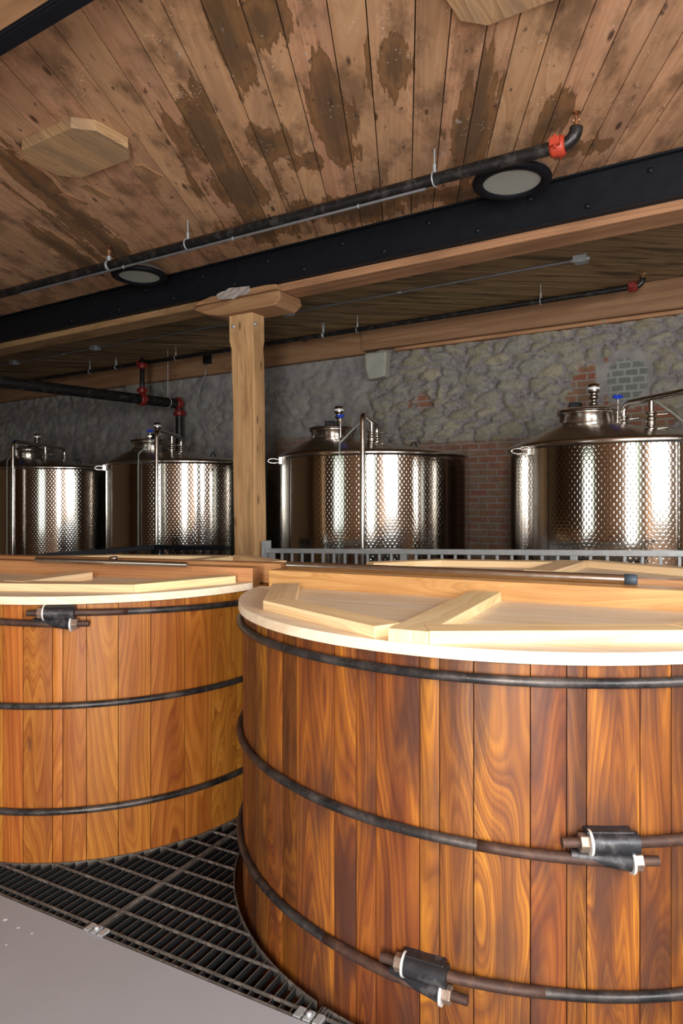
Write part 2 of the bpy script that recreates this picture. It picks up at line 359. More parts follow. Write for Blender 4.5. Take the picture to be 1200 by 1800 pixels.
def _hose():
    t = T('clear_hose'); return t.out((.75, .85, .80), .12, 0.0, Transmission_Weight=.75, IOR=1.15, Alpha=.55)
M['hose'] = _hose()
def _marbled():
    t = T('engine_turned_stainless'); u, v, _ = t.uv(); p, q = .042, .028
    def cell(ou, ov):
        a = t.ma('MULTIPLY', t.ma('SUBTRACT', t.ma('FRACT', t.ma('MULTIPLY_ADD', u, 1 / p, ou)), .5), p)
        b = t.ma('MULTIPLY', t.ma('SUBTRACT', t.ma('FRACT', t.ma('MULTIPLY_ADD', v, .5 / q, ov)), .5), 2 * q)
        return a, b, t.ma('SQRT', t.ma('ADD', t.ma('MULTIPLY', a, a), t.ma('MULTIPLY', b, b)))
    a1, b1, d1 = cell(0.0, 0.0); a2, b2, d2 = cell(.5, .5)
    first = t.ma('LESS_THAN', d1, d2)
    def pick(x, y): return t.ma('ADD', t.ma('MULTIPLY', x, first), t.ma('MULTIPLY', y, t.ma('SUBTRACT', 1.0, first)))
    aa, bb, d = pick(a1, a2), pick(b1, b2), t.ma('MINIMUM', d1, d2)
    slope = t.ma('MULTIPLY', t.ma('POWER', t.ma('MULTIPLY', d, 1 / .026), 5.5), .42)
    k = t.ma('DIVIDE', slope, t.ma('MAXIMUM', d, .0005))
    def vm(op, x, y, sc=None):
        z = t.n('ShaderNodeVectorMath', {0: x}, operation=op)
        if sc is not None: t.set(z.inputs['Scale'], sc)
        else: t.set(z.inputs[1], y)
        return z.outputs[0]
    nrm = t.n('ShaderNodeNewGeometry').outputs['Normal']
    tan = vm('CROSS_PRODUCT', t.comb(0.0, 0.0, 1.0), nrm)
    nn = vm('ADD', vm('ADD', nrm, vm('SCALE', tan, None, t.ma('MULTIPLY', aa, k))), vm('SCALE', t.comb(0.0, 0.0, 1.0), None, t.ma('MULTIPLY', bb, k)))
    nn = vm('NORMALIZE', nn, (0, 0, 0)); t.nt.links.new(nn, t.b.inputs['Normal'])
    n = t.noise(t.comb(t.ma('MULTIPLY', u, 3.0), t.ma('MULTIPLY', v, .6), 0), 1.0, 2)
    return t.out(t.mix(n, (.56, .53, .49), (.66, .63, .59)), .085, 1.0)
M['marbled'] = _marbled()
def _wall():
    t = T('rubble_stone_wall'); u, v, uv = t.uv(); r = t.rnd(); g = t.rnd('reg')
    n1 = t.noise(uv, 5.0, 5, .6); n2 = t.noise(uv, 28.0, 5, .65)
    st = t.ramp(r[0], [(0, (.20, .18, .12)), (.35, (.27, .24, .155)), (.65, (.25, .24, .195)), (1, (.34, .30, .195))])
    mo = t.mix(n1, (.165, .145, .145), (.25, .228, .225))
    c = t.mix(t.ma('MULTIPLY', t.sm(t.ma('ADD', r[1], t.ma('MULTIPLY_ADD', n1, 1.0, -.5)), .25, .8), .85), mo, st)
    c = t.mix(t.ma('MULTIPLY', t.sm(n2, .45, .66), .35), c, (.40, .375, .33))
    c = t.mix(t.ma('MULTIPLY', t.ma('SUBTRACT', 1.0, t.sm(n2, .30, .44)), .7), c, (.085, .075, .072))
    c = t.mix(t.ma('MULTIPLY', t.ma('SUBTRACT', 1.0, t.sm(t.ma('ADD', r[1], t.ma('MULTIPLY_ADD', n2, 1.0, -.42)), .0, .10)), t.ma('SUBTRACT', 1.0, t.ma('MULTIPLY', g[2], .9))), c, (.105, .09, .082))  # crevices between stones darkened in the colour, painted occlusion shade
    c = t.mix(t.ma('MULTIPLY', g[2], .75), c, t.mix(t.sm(n1, .35, .65), (.20, .185, .19), (.31, .295, .285)))
    def brick(c1, c2, mort, bw, rh, ms):
        b = t.n('ShaderNodeTexBrick', {'Vector': uv, 'Color1': c1, 'Color2': c2, 'Mortar': mort, 'Scale': 1.0, 'Mortar Size': ms, 'Mortar Smooth': .3, 'Bias': 0.0, 'Brick Width': bw, 'Row Height': rh})
        return b.outputs[0]
    br = brick((.24, .062, .03), (.21, .115, .055), (.24, .22, .20), .205, .072, .009)
    c = t.mix(g[0], c, t.mix(.12, br, c))
    gb = brick((.13, .14, .132), (.17, .18, .168), (.27, .28, .25), .125, .072, .012)
    c = t.mix(g[1], c, gb)
    t.bump(t.ma('ADD', t.ma('MULTIPLY', n1, .6), n2), .7, .02)
    return t.out(c, .9)
M['wall'] = _wall()

# ------------------------------------------------------------------ room shell
# stone wall: displaced rubble surface
def build_stone_wall():
    rp, rs = gp, random.random
    s0, s1, z0, z1, st = LEFT_S, RIGHT_S + .1, -.0, CEIL, .026
    ns, nz = int((s1 - s0) / st), int((z1 - z0) / st)
    regs = []
    def at(px, py): p = wp(px, py, WALL_C); return (p.dot(D), p.z)
    red = [(at(745, 705), .085, .10), (at(722, 708), .03, .05), (at(760, 712), .04, .03)]
    arch = [(at(1040, 685), .20, .26), (at(1022, 706), .16, .16), (at(1078, 636), .12, .07), (at(1130, 735), .3, .12)]
    circ = (at(1104, 664), .245, .29)
    grey = (at(1102, 667), .185, .215)
    lowb = at(830, 775)[1]
    split = at(662, 650)[0]
    ltop = at(515, 770)
    V, rn, rg, F = [], [], [], []
    for j in range(nz + 1):
        z = z0 + (z1 - z0) * j / nz
        for i in range(ns + 1):
            s = s0 + (s1 - s0) * i / ns
            wob = noise.noise((s * 1.7, z * 1.7, 4.0)) * .25; wo2 = noise.noise((s * 6, z * 6, 1.0)) * .06
            dd, pts = noise.voronoi(Vector((s * 3.7 + wob * 1.3 + wo2 * 2.8, z * 8.8 + wob * 1.8 + wo2 * 4.8, 0.0)))
            e = dd[1] - dd[0]; hsh = noise.cell(pts[0] * 7.3) * .5 + .5
            rub = min(1, max(0, (e - .01) / .22)); rub = rub * rub * (3 - 2 * rub)
            sz = noise.noise((s * 3.3, z * 3.3, 8.0)) * .5 + .5
            fine = noise.fractal(Vector((s * 9, z * 11, 2.0)), 1.0, 2.0, 4)
            pl = min(1, max(0, (split + .12 * wob - s) / .12 + .0)); pl = pl if z > .5 else pl
            plr = pl * (.62 + .38 * min(1, max(0, noise.noise((s * 1.3, z * 1.9, 17.0)) * 2 + .6)))
            rb = 0; w = noise.noise((s * 11, z * 11, 6.0)) * .35
            for (c, a, b) in red + arch:
                if math.hypot((s - c[0]) / a, (z - c[1]) / b) + w < 1: rb = 1
            if z < lowb + .06 * w and s > split - .6: rb = max(rb, .85)
            if z < ltop[1] + .1 * w and -3.4 - 2 < s <= split - .6 and z > ltop[1] - .35 + w * .3: rb = max(rb, .55)
            cd = math.hypot((s - circ[0][0]) / circ[1], (z - circ[0][1]) / circ[2]) + w * .15
            gb = 0; plast = 0
            if cd < 1: rb = 0; plast = 1; plr = 1; gb = 1 if math.hypot((s - grey[0][0]) / grey[1], (z - grey[0][1]) / grey[2]) + w * .3 < 1 else 0
            cx = (s - (circ[0][0] - .27))
            if abs(cx) < .035 and circ[0][1] - .6 < z < circ[0][1] + .33: plr = 1; rb = 0
            amp = .075 * rub * (.5 + .7 * sz) * (1 - .82 * max(plr, rb, plast)) + .026 * fine * (1 - .5 * max(rb, plast, plr))
            V.append(D * s + N * (WALL_C - amp) + UP * z)
            rn.append((hsh, rub, sz)); rg.append((rb, gb, plr if not rb else 0))
    for j in range(nz):
        for i in range(ns):
            a = j * (ns + 1) + i; F.append((a, a + 1, a + ns + 2, a + ns + 1))
    me = bpy.data.meshes.new('wall_back'); me.from_pydata(V, [], F)
    me.uv_layers.new(name='UVMap'); sv = [(v.dot(D), v.z) for v in V]; fl = []
    for f in F:
        for k in f: fl += sv[k]
    me.uv_layers['UVMap'].data.foreach_set('uv', fl)
    for nm, dat in (('rnd', rn), ('reg', rg)):
        ca = me.color_attributes.new(nm, 'FLOAT_COLOR', 'POINT'); x = []
        for q in dat: x += [*q, 1.0]
        ca.data.foreach_set('color', x)
    me.polygons.foreach_set('use_smooth', [True] * len(F)); me.materials.append(M['wall'])
    o = bpy.data.objects.new('wall_back', me); COL.objects.link(o); return struct(o)
build_stone_wall()

GD = Vector((0.883, -0.469, 0)).normalized(); GN = Vector((0.469, 0.883, 0)).normalized()
PIT = (1.88, 4.30, -4.6, 3.4, -.7)     # n range, d range, depth in the floor-grating frame
def G(s, c, z): return GD * s + GN * c + UP * z
def quad_floor():
    b = MB(); far = 16
    c0, c1, a0, a1, zb = PIT
    for (p, q, r, t) in ((-far, far, -far, c0), (-far, far, c1, far), (-far, a0, c0, c1), (a1, far, c0, c1)):
        b.prism([G(p, r, -.12), G(q, r, -.12), G(q, t, -.12), G(p, t, -.12)], (0, 0, .12))
    struct(b.build('floor', M['floor'], loc=(0, 0, 0)))
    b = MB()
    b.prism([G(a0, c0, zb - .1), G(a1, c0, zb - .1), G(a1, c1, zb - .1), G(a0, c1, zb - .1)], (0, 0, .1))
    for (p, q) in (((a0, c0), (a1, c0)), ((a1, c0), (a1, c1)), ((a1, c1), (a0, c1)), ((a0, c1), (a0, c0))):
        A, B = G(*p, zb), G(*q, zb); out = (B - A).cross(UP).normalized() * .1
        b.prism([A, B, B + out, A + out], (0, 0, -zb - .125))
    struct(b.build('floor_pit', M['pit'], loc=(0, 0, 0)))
quad_floor()
def side_walls():
    def slab(name, boxes, mat=M['back']):
        b = MB()
        for (s0, s1, c0, c1, z0, z1) in boxes: b.box(W((s0 + s1) / 2, (c0 + c1) / 2, (z0 + z1) / 2), D, N, UP, s1 - s0, c1 - c0, z1 - z0)
        return struct(b.build(name, mat, loc=(0, 0, 0)))
    c = BACK_C
    # wall behind the camera, doorway s .7..2.5 and added fill-light opening s -5.5..-3.7
    slab('wall_front', [(LEFT_S, -5.5, c - .3, c, 0, CEIL), (-5.5, -3.7, c - .3, c, 0, .9), (-5.5, -3.7, c - .3, c, 2.6, CEIL), (-3.7, .4, c - .3, c, 0, CEIL), (.4, 2.2, c - .3, c, 3.15, CEIL), (2.2, RIGHT_S, c - .3, c, 0, CEIL)])
    slab('wall_right', [(RIGHT_S, RIGHT_S + .3, c - .3, -.6, 0, CEIL), (RIGHT_S, RIGHT_S + .3, -.6, 1.8, 0, 1.35), (RIGHT_S, RIGHT_S + .3, -.6, 1.8, 3.25, CEIL), (RIGHT_S, RIGHT_S + .3, 1.8, WALL_C + .2, 0, CEIL)])
    slab('wall_left', [(LEFT_S - .3, LEFT_S, c - .3, WALL_C + .2, 0, CEIL)])
side_walls()

def planks(name, mat, bd, edges, c0, c1, s0, s1):
    bu = Vector((bd.y, -bd.x, 0)); b = MB()
    for a, e in zip(edges[:-1], edges[1:]):
        a2, e2 = a + .0028, e - .0028; P = []
        for uu, cc in ((a2, c0), (e2, c0), (e2, c1), (a2, c1)):
            P.append(bu * uu + bd * ((cc - N.dot(bu) * uu) / N.dot(bd)))
        if max(p.dot(D) for p in P) < s0 or min(p.dot(D) for p in P) > s1: continue
        z = CEIL + random.uniform(0, .0025)
        vs = [p + UP * z for p in P] + [p + UP * (CEIL + .05) for p in P]
        uq = [(p.dot(bu), p.dot(bd)) for p in P]
        fs = [(0, 3, 2, 1), (4, 5, 6, 7), (0, 1, 5, 4), (1, 2, 6, 5), (2, 3, 7, 6), (3, 0, 4, 7)]
        b.add(vs, fs, [[uq[k % 4] for k in f] for f in fs])
    lo, hi = min(edges), max(edges)
    return struct(b.build(name, mat, loc=(0, 0, 0)))
_meas = [112, 172, 231, 290, 354, 413, 470, 523, 597, 654, 727, 781, 838, 885, 938, 991, 1043, 1094, 1145]
_ed = [buv(x, 150)[0] for x in _meas]
while _ed[0] > -14: _ed.insert(0, _ed[0] - random.uniform(.14, .20))
while _ed[-1] < 7: _ed.append(_ed[-1] + random.uniform(.14, .19))
planks('ceiling', M['ceil'], BD, _ed, BACK_C - .3, 4.55, LEFT_S, RIGHT_S)
FD = Vector((.995, .10, 0)).normalized()
_ef = [-13.0]
while _ef[-1] < -.0: _ef.append(_ef[-1] + random.uniform(.12, .18))
planks('ceiling_far', M['ceil_far'], FD, [-e for e in _ef[::-1]] and _ef, 4.55, 7.15, LEFT_S - 3, RIGHT_S + 3)
b = MB(); b.box(W(-4, 2.3, CEIL + .11), D, N, UP, 24, 12, .1); struct(b.build('ceiling_backing', M['pit'], loc=(0, 0, 0)))

# ------------------------------------------------------------------ beams, post
BF = 4.413                              # front face of the main beam
def main_beam():
    t = thing('ceiling_beam', 'long timber ceiling beam faced with black steel channel resting on the post', 'beam', W(-3.6, BF + .13, 3.38))
    L0, L1 = -12.9, RIGHT_S - .05; mid = (L0 + L1) / 2; ln = L1 - L0
    b = MB(); js = sc(gp(440, 500, 3.4))[0]
    for a, e in ((L0, js), (js + .004, L1)): b.box(W((a + e) / 2, BF + .135, 3.547), D, N, UP, e - a, .235, .335)
    b.build('timber', M['beam'], t, bevel=.008)
    for k, sg in ((0, 1), (1, -1)):
        f = BF if k == 0 else BF + .27
        b = MB()
        b.box(W(mid, f + sg * .008, (3.435 + 3.718) / 2), D, N, UP, ln, .014, 3.718 - 3.435)
        b.box(W(mid, f + sg * (-.012), 3.444), D, N, UP, ln, .05, .012); b.box(W(mid, f + sg * (-.012), 3.711), D, N, UP, ln, .05, .012)
        b.build('steel_channel', M['black'], t, bevel=.002)
    b = MB(); b.box(W(mid, BF - .003, 3.715), D, N, UP, ln, .006, .007); b.build('paint_edge', M['tape'], t, label='thin pale paint line along the top of the channel')
    b = MB(); js2 = -2.5; b.box(W(sc(wp(413, 500, BF))[0], BF - .0, 3.575), D, N, UP, .006, .012, .24); b.build('channel_joint', M['black'], t)
    s = -6.0; k = 0
    while s < 2.4:
        for z in ((3.51, 3.64)[k % 2],):
            c = W(s, BF - .002, z); b = MB(); b.lathe([(0, .012), (.010, .010), (.017, .004), (.019, 0)], c, -N, 12); b.build('bolt', M['black'], t)
        s += .36; k += 1
main_beam()
def near_beam():
    t = thing('ceiling_beam', 'second black-edged timber beam cutting the top left corner', 'beam', W(-2, 1.38, 3.41))
    L0, L1 = -12.9, RIGHT_S - .05; mid = (L0 + L1) / 2
    b = MB(); b.box(W(mid, 1.37, 3.572), D, N, UP, L1 - L0, .235, .285); b.build('timber', M['beam'], t, bevel=.006)
    for f, sg in ((1.235, 1), (1.505, -1)):
        b = MB(); b.box(W(mid, f + sg * .008, 3.57), D, N, UP, L1 - L0, .014, .296); b.box(W(mid, f - sg * .03 + sg * .005, 3.424), D, N, UP, L1 - L0, .06, .012)
        b.build('steel_channel', M['black'], t, bevel=.002)
near_beam()
def wall_plates():
    sj = sc(wp(640, 600, 6.95))[0]
    t = thing('wall_plate', 'long timber plate along the top of the stone wall', 'beam', W(-3, 6.97, 3.41))
    b = MB(); b.box(W((sj - 12.9) / 2, 6.995, 3.565), D, N, UP, sj + 12.9, .11, .305); b.build('timber_length', M['plate'], t, bevel=.006)
    b = MB(); b.box(W((sj + RIGHT_S) / 2, 6.955, 3.575), D, N, UP, RIGHT_S - sj, .13, .28); b.build('timber_length', M['plate'], t, bevel=.006)
    b = MB(); b.box(W((sj + RIGHT_S) / 2 + .2, 7.0, 3.415), D, N, UP, RIGHT_S - sj - .4, .1, .035); b.build('lower_strip', M['beam'], t, bevel=.003)
wall_plates()
def post():
    pa = sc(wp(402, 548, 4.46))[0]; pb = sc(wp(443, 548, 4.46))[0]; w = pb - pa; cs = (pa + pb) / 2; dep = .165
    t = thing('timber_post', 'rough-hewn oak post standing between the vats and the steel tanks', 'post', W(cs, 4.46 + dep / 2, 0))
    b = MB(); zs = [0, .5, 1.0, 1.5, 2.0, 2.5, 2.9, 2.98, 3.05, 3.275]; rows = []
    for z in zs:
        sh = (3.275 - z) * .017; nw = .0 if z > 3.0 else .012
        j = lambda: random.uniform(-.004, .004)
        rows.append([W(cs - w / 2 + sh + nw + j(), 4.46 + nw + j(), z), W(cs + w / 2 + sh * 1.0 + j(), 4.46 + nw * .5 + j(), z), W(cs + w / 2 + sh - nw * .7 + j(), 4.46 + dep + j(), z), W(cs - w / 2 + sh + nw + j(), 4.46 + dep + j(), z)])
    vs = [p for r in rows for p in r]; fs = []; uvs = []
    acc = [0, w, w + dep, 2 * w + dep, 2 * w + 2 * dep]
    for i in range(len(zs) - 1):
        for k in range(4):
            fs.append((i * 4 + k, i * 4 + (k + 1) % 4, i * 4 + 4 + (k + 1) % 4, i * 4 + 4 + k)); uvs.append([(acc[k], zs[i]), (acc[k + 1], zs[i]), (acc[k + 1], zs[i + 1]), (acc[k], zs[i + 1])])
    fs.append((len(vs) - 4, len(vs) - 3, len(vs) - 2, len(vs) - 1)); uvs.append([(0, 0), (w, 0), (w, dep), (0, dep)])
    b.add(vs, fs, uvs); b.build('post_shaft', M['oak'], t, bevel=.012)
    for a in (.2, .8):
        b = MB(); c = W(cs - w / 2 + w * a, 4.458, 3.17) if a < .5 else W(cs + w / 2 + .008, 4.49, 3.17)
        b.lathe([(0, .012), (.012, .010), (.018, .002), (.018, 0)], c, -N if a < .5 else D, 10); b.build('bolt', M['galv'], t)
    # bracket on top of the post
    a0, a1 = sc(wp(340, 530, 4.40))[0], sc(wp(492, 530, 4.40))[0]; zb, zt = 3.262, 3.379
    t2 = thing('post_bracket', 'short chamfered timber bracket between oak post top and black-faced beam', 'bracket', W(cs, 4.52, zb))
    prof = [(a0, zt), (a0 + .03, zt - .035), (a0 + .16, zb + .03), (a0 + .30, zb), (a1 - .05, zb), (a1 + .02, zb + .05), (a1, zt)]
    b = MB(); b.prism([W(s, 4.385, z) for s, z in prof], N * .30, udir=UP, vdir=D); b.build('bracket_block', M['beam'], t2, bevel=.012)
    zc = 3.432; prof = [(a0 + .03, 3.381), (a1 - .01, 3.381), (a1 - .02, zc - .01), (a1 - .12, zc), (a0 + .22, zc), (a0 + .10, 3.41)]
    b = MB(); b.prism([W(s, 4.368, z) for s, z in prof], N * .058, udir=UP, vdir=D); b.build('bracket_cheek', M['beam'], t2, bevel=.006)
    b = MB(); c0 = W(cs + .02, 4.366, 3.405)
    vs = []
    for i in range(9):
        for j in range(5):
            vs.append(c0 + D * ((i / 8 - .5) * .36) + N * (-.012 - .02 * random.random()) + UP * ((j / 4 - .5) * .10 * (1 - .5 * abs(i / 4 - 1)) + .012 * random.random()))
    b.add(vs, [(i * 5 + j, i * 5 + 5 + j, i * 5 + 6 + j, i * 5 + 1 + j) for i in range(8) for j in range(4)])
    o = b.build('torn_wrap', M['tape'], t2, label='torn pale grey wrapping strip'); m = o.modifiers.new('thick', 'SOLIDIFY'); m.thickness = .003
post()
b = MB(); pb_ = wp(675, 652, WALL_C - .04)
sB, zB = pb_.dot(D), pb_.z
b.prism([W(sB - .20, 7.02, 3.40), W(sB - .19, 7.02, 3.22), W(sB - .15, 7.02, 3.09), W(sB + .07, 7.02, 3.11), W(sB + .09, 7.02, 3.40)], N * -.13, udir=D, vdir=UP)
tag(b.build('corbel_stone', M['stoneblock'], bevel=.02), 'pale squared stone projecting from wall just under the timber plate', 'stone')
b = MB(); q = wp(237, 683, 7.0); sB, zB = q.dot(D), q.z
b.prism([W(sB + .17 * math.cos(a) * (1 + .12 * math.sin(3 * a)), 7.03, zB + .19 * math.sin(a)) for a in [i * pi / 10 for i in range(20)]], N * -.06, udir=D, vdir=UP)
struct(b.build('wall_patch', M['plaster'], bevel=.02))

# ------------------------------------------------------------------ wooden vats
def ray_cyl(px, c, R):
    t = (px - 600) / FPX; d = Vector((t, 1, 0)).normalized(); c = Vector((c.x, c.y, 0)); bq = d.dot(c); disc = bq * bq - (c.length_squared - R * R)
    p = d * (bq - math.sqrt(max(0, disc))); v = p - c; return math.atan2(v.y, v.x)
def hexnut(b, c, ax, r, h):
    b.lathe([(0, 0), (r, 0), (r, h), (0, h)], c, ax, 6, False)
def lug(parent, c, R, th, z):
    """draw lug of a hoop: two sleeves with washers, nuts and threaded ends"""
    Nr = Vector((math.cos(th), math.sin(th), 0)); Tt = Vector((-math.sin(th), math.cos(th), 0)); base = Vector((c.x, c.y, 0)) + Nr * (R + .03) + UP * z
    U0 = base + UP * .026 + Tt * .02; L0 = base - UP * .026
    b = MB()
    b.cyl(U0 - Tt * .066, U0 + Tt * .066, .033, 20)
    b.cyl(L0 - Tt * .10 - Nr * .012 + UP * .012, L0 + Tt * .066, .016, 16, .029)
    b.box(base - Nr * .012 + Tt * .0, Tt, Nr, UP, .12, .03, .05)
    b.box(U0 + UP * .028 - Nr * .012 - Tt * .012, Tt, Nr, UP, .135, .045, .012)
    lg = b.build('lug', M['lug'], parent, bevel=.003)
    for p, s in ((U0 - Tt * .066, -1), (L0 + Tt * .066, 1)):
        b = MB(); b.cyl(p, p + Tt * (s * .007), .036, 20); b.build('washer', M['zinc'], parent)
        b = MB(); hexnut(b, p + Tt * (s * .007), Tt * s, .027, .026); b.build('nut', M['nut'], parent, bevel=.002)
        b = MB(); b.cyl(p + Tt * (s * .033), p + Tt * (s * .082), .0145, 14); b.build('rod_end', M['rust'], parent)
def make_vat(label, c, R, ztop, hoops, mat, seams, zbot=-.7):
    t = thing('wooden_vat', label, 'vat', (c.x, c.y, zbot))
    # staves
    b = MB(); th = .06; n = len(seams)
    for i in range(n):
        a0 = seams[i]; a1 = seams[(i + 1) % n] + (2 * pi if i == n - 1 else 0); k = 4; g = .0016 / R
        rn = (random.random(), random.random(), random.random()); vs = []; zt = ztop - random.uniform(0, .006)
        for j in range(k + 1):
            a = a0 + g + (a1 - a0 - 2 * g) * j / k; dr = Vector((math.cos(a), math.sin(a), 0))
            rr = R - (.0022 if j in (0, k) else 0)
            for q, z in ((rr, zbot), (rr, zt), (R - th, zt), (R - th, zbot)): vs.append(Vector((c.x, c.y, 0)) + dr * q + UP * z)
        fs = []; uvs = []; w = (a1 - a0) * R
        for j in range(k):
            for q in range(4):
                q2 = (q + 1) % 4; f = (j * 4 + q, j * 4 + q2, j * 4 + 4 + q2, j * 4 + 4 + q)[::-1]; fs.append(f)
                uu = lambda kk: (kk // 4) * w / k + (.07 if kk % 4 in (2, 3) else 0)
                uvs.append([(uu(kk), vs[kk].z + (.02 if kk % 4 == 2 else 0)) for kk in f])
        for j, f in ((0, (0, 1, 2, 3)), (k, (k * 4 + 3, k * 4 + 2, k * 4 + 1, k * 4))):
            fs.append(f); uvs.append([(.05 * (kk % 4), vs[kk].z) for kk in f])
        b.add(vs, fs, uvs, rn, True)
    o = b.build('staves', mat, t)
    m = o.modifiers.new('edge', 'EDGE_SPLIT'); m.split_angle = .6
    b = MB(); b.lathe([(0, 0), (R - .06, 0), (R - .06, .06), (0, .06)], (c.x, c.y, zbot + .05), seg=48); b.build('vat_bottom', mat, t)
    for (z, lt, rusty) in hoops:
        b = MB(); pts = []; rad = []; rod = .0158; n = 150; k0 = 2 * pi
        for i in range(n + 1):
            f = i / n; a = lt + 2 * pi * f
            dz = .026 * max(0, 1 - f / .14) - .026 * max(0, 1 - (1 - f) / .14)   # right end climbs, left end drops at the lug
            oo = .017 * max(0, 1 - min(f, 1 - f) / .05)
            dr = Vector((math.cos(a), math.sin(a), 0)); pts.append(Vector((c.x, c.y, z + dz)) + dr * (R + .013 + oo)); rad.append(rod)
        ov = 10
        b.tube(pts, rad, 10); h = b.build('hoop', M['hoop'], t)
        b = MB(); na = int(n * .055); b.tube([p for p in pts[:na]], [rod + .0006] * na, 10); b.build('rod_end', M['rust'], h, label='rust brown bare rod by the lug')
        b = MB(); b.tube([p for p in pts[-na:]], [rod + .0006] * na, 10); b.build('rod_end', M['rust'], h, label='rust brown bare rod by the lug')
        lug(h, c, R, lt, z)
    return t
def seams_for(c, R, pxs, avg):
    A = sorted(ray_cyl(p, c, R) % (2 * pi) for p in pxs); out = list(A); a = A[-1]; end = A[0] + 2 * pi; k = round((end - a) * R / avg)
    cuts = [a + (end - a) * (i + random.uniform(-.2, .2)) / k for i in range(1, k)]
    return sorted(x % (2 * pi) for x in out + cuts)
CF, RF = Vector((.770, 3.205, 0)), 1.22
CL, RL = Vector((-1.424, 4.207, 0)), 1.05
ZS = 1.197
vatF = make_vat('large red-brown wooden vat nearest the camera, cut by the right edge', CF, RF, ZS,
    [(1.145, 1.2, 0), (.668, ray_cyl(1066, CF, RF + .03), 1), (.226, ray_cyl(738, CF, RF + .03), 1)], M['stave_red'],
    seams_for(CF, RF, [450, 468, 495, 520, 587, 625, 660, 737, 772, 832, 932, 996, 1031, 1125, 1180], .15))
vatL = make_vat('orange-brown wooden vat on the left behind the dark floor grating', CL, RL, ZS,
    [(1.135, ray_cyl(98, CL, RL + .03), 1), (.727, 1.0, 0), (.240, 1.9, 0)], M['stave_orange'],
    seams_for(CL, RL, [5, 40, 92, 110, 152, 208, 265, 325, 372], .15))

def crossbar(parent, A, B, z0, z1, thick, front):
    A, B = Vector((A[0], A[1], 0)), Vector((B[0], B[1], 0)); e = (B - A).normalized(); m = Vector((-e.y, e.x, 0)); ln = (B - A).length
    b = MB(); b.box((A + B) / 2 + m * (thick / 2) + UP * ((z0 + z1) / 2), e, m, UP, ln, thick, z1 - z0); return b.build('crossbar', M['bar'], parent, bevel=.004), e, m
ZL = ZS + .038                          # lid top
# crossbars sit across each vat, two to a vat
eF = Vector((.903, -.429, 0)).normalized(); mF = Vector((.429, .903, 0)).normalized()
eL = Vector((.958, -.287, 0)).normalized(); mL = Vector((.287, .958, 0)).normalized()
def barline(C, e, m, off, r): h = math.sqrt(r * r - off * off); return (C + m * off - e * h, C + m * off + e * h)
a, q = barline(CF, eF, mF, -.205, 1.19); crossbar(vatF, a, q, ZS, ZL + .083, .135, 1)
a, q = barline(CF, eF, mF, .165, 1.19); crossbar(vatF, a, q, ZS, ZL + .083, .10, 1)
a, q = barline(CL, eL, mL, -.222, 1.04); crossbar(vatL, a, q + eL * .035, ZS, ZL + .077, .10, 1)
a, q = barline(CL, eL, mL, .062, 1.04); crossbar(vatL, a, q + eL * .06, ZS, ZL + .077, .11, 1)

def lid_half(label, C, e, m, off, R, z, th, battens, front):
    """half of a round lid, on one side of the crossbars, with battens nailed on top"""
    s = -1 if front else 1
    t = thing('vat_lid', label, 'lid', (C.x, C.y, z))
    h = math.sqrt(R * R - off * off); a0 = math.atan2(off, -h); a1 = math.atan2(off, h)
    if front: a0 = a0 % (2 * pi); a1 = a1 % (2 * pi); a1 = a1 if a1 > a0 else a1 + 2 * pi
    else: a0, a1 = a1, a0
    n = 44; pts = []
    for i in range(n + 1):
        a = a0 + (a1 - a0) * i / n; pts.append(C + e * (R * math.cos(a)) + m * (R * math.sin(a)) + UP * z)
    b = MB(); b.prism(pts, UP * th, udir=m, vdir=e, rnd=(.5, .3, .6)); b.build('lid_panel', M['pine_top'], t, bevel=.003)
    def L(p): return C + e * p[0] + m * p[1]
    for bi, (P, Q, w, side) in enumerate(battens):
        P, Q = L(P), L(Q); d = (Q - P).normalized(); nn = Vector((-d.y, d.x, 0)) * side
        b = MB(); zz = z + th
        b.box((P + Q) / 2 + nn * (w / 2) + UP * (zz + .019 + bi * .0006), d, nn, UP, (Q - P).length, w, .038 + bi * .0012); b.build('batten', M['pine'], t, bevel=.002)
    return t
def loc2(C, e, m, p): p = Vector((*p, 0)); return (p.dot(e), p.dot(m))
FL = lambda x, y: loc2(CF, eF, mF, (x, y))
LLc = lambda x, y: loc2(CL, eL, mL, (x, y))
cb = (-.66, -1.06); cdir = mF
C1 = FL(-.625, -1.075); C2 = (C1[0], -.215)
lid_half('front half of the pale pine lid on the nearest vat', CF, eF, mF, -.209, RF + .02, ZS, .038, [
    (FL(-1.105, .12), FL(-1.085, -.46), .13, 1), (FL(-1.085, -.462), FL(-.665, -1.035), .115, 1), (C1, C2, .13, -1),
    ((C1[0] + .133, C1[1] + .005), FL(.33, -1.11), .115, 1), (FL(.34, -1.105), FL(.95, -.66), .115, 1)], True)
lid_half('back half of the pale pine lid on the nearest vat', CF, eF, mF, .27, RF + .02, ZS, .070, [
    (FL(.70, 1.02), FL(-.14, 1.16), .115, 1), (FL(-.15, 1.155), FL(-.62, .95), .10, 1), (FL(.715, 1.015), FL(1.12, .42), .115, 1), (FL(.60, 1.05), FL(.20, .43), .15, 1)], False)
lid_half('front half of the pale pine lid on the left vat', CL, eL, mL, -.226, RL + .03, ZS, .038, [
    (LLc(-.50, -.86), LLc(.43, -.94), .11, 1), (LLc(.435, -.94), LLc(.86, -.56), .11, 1), (LLc(.03, -.38), LLc(-.15, -.83), .13, -1), (LLc(-.51, -.86), LLc(-.93, -.4), .11, 1)], True)
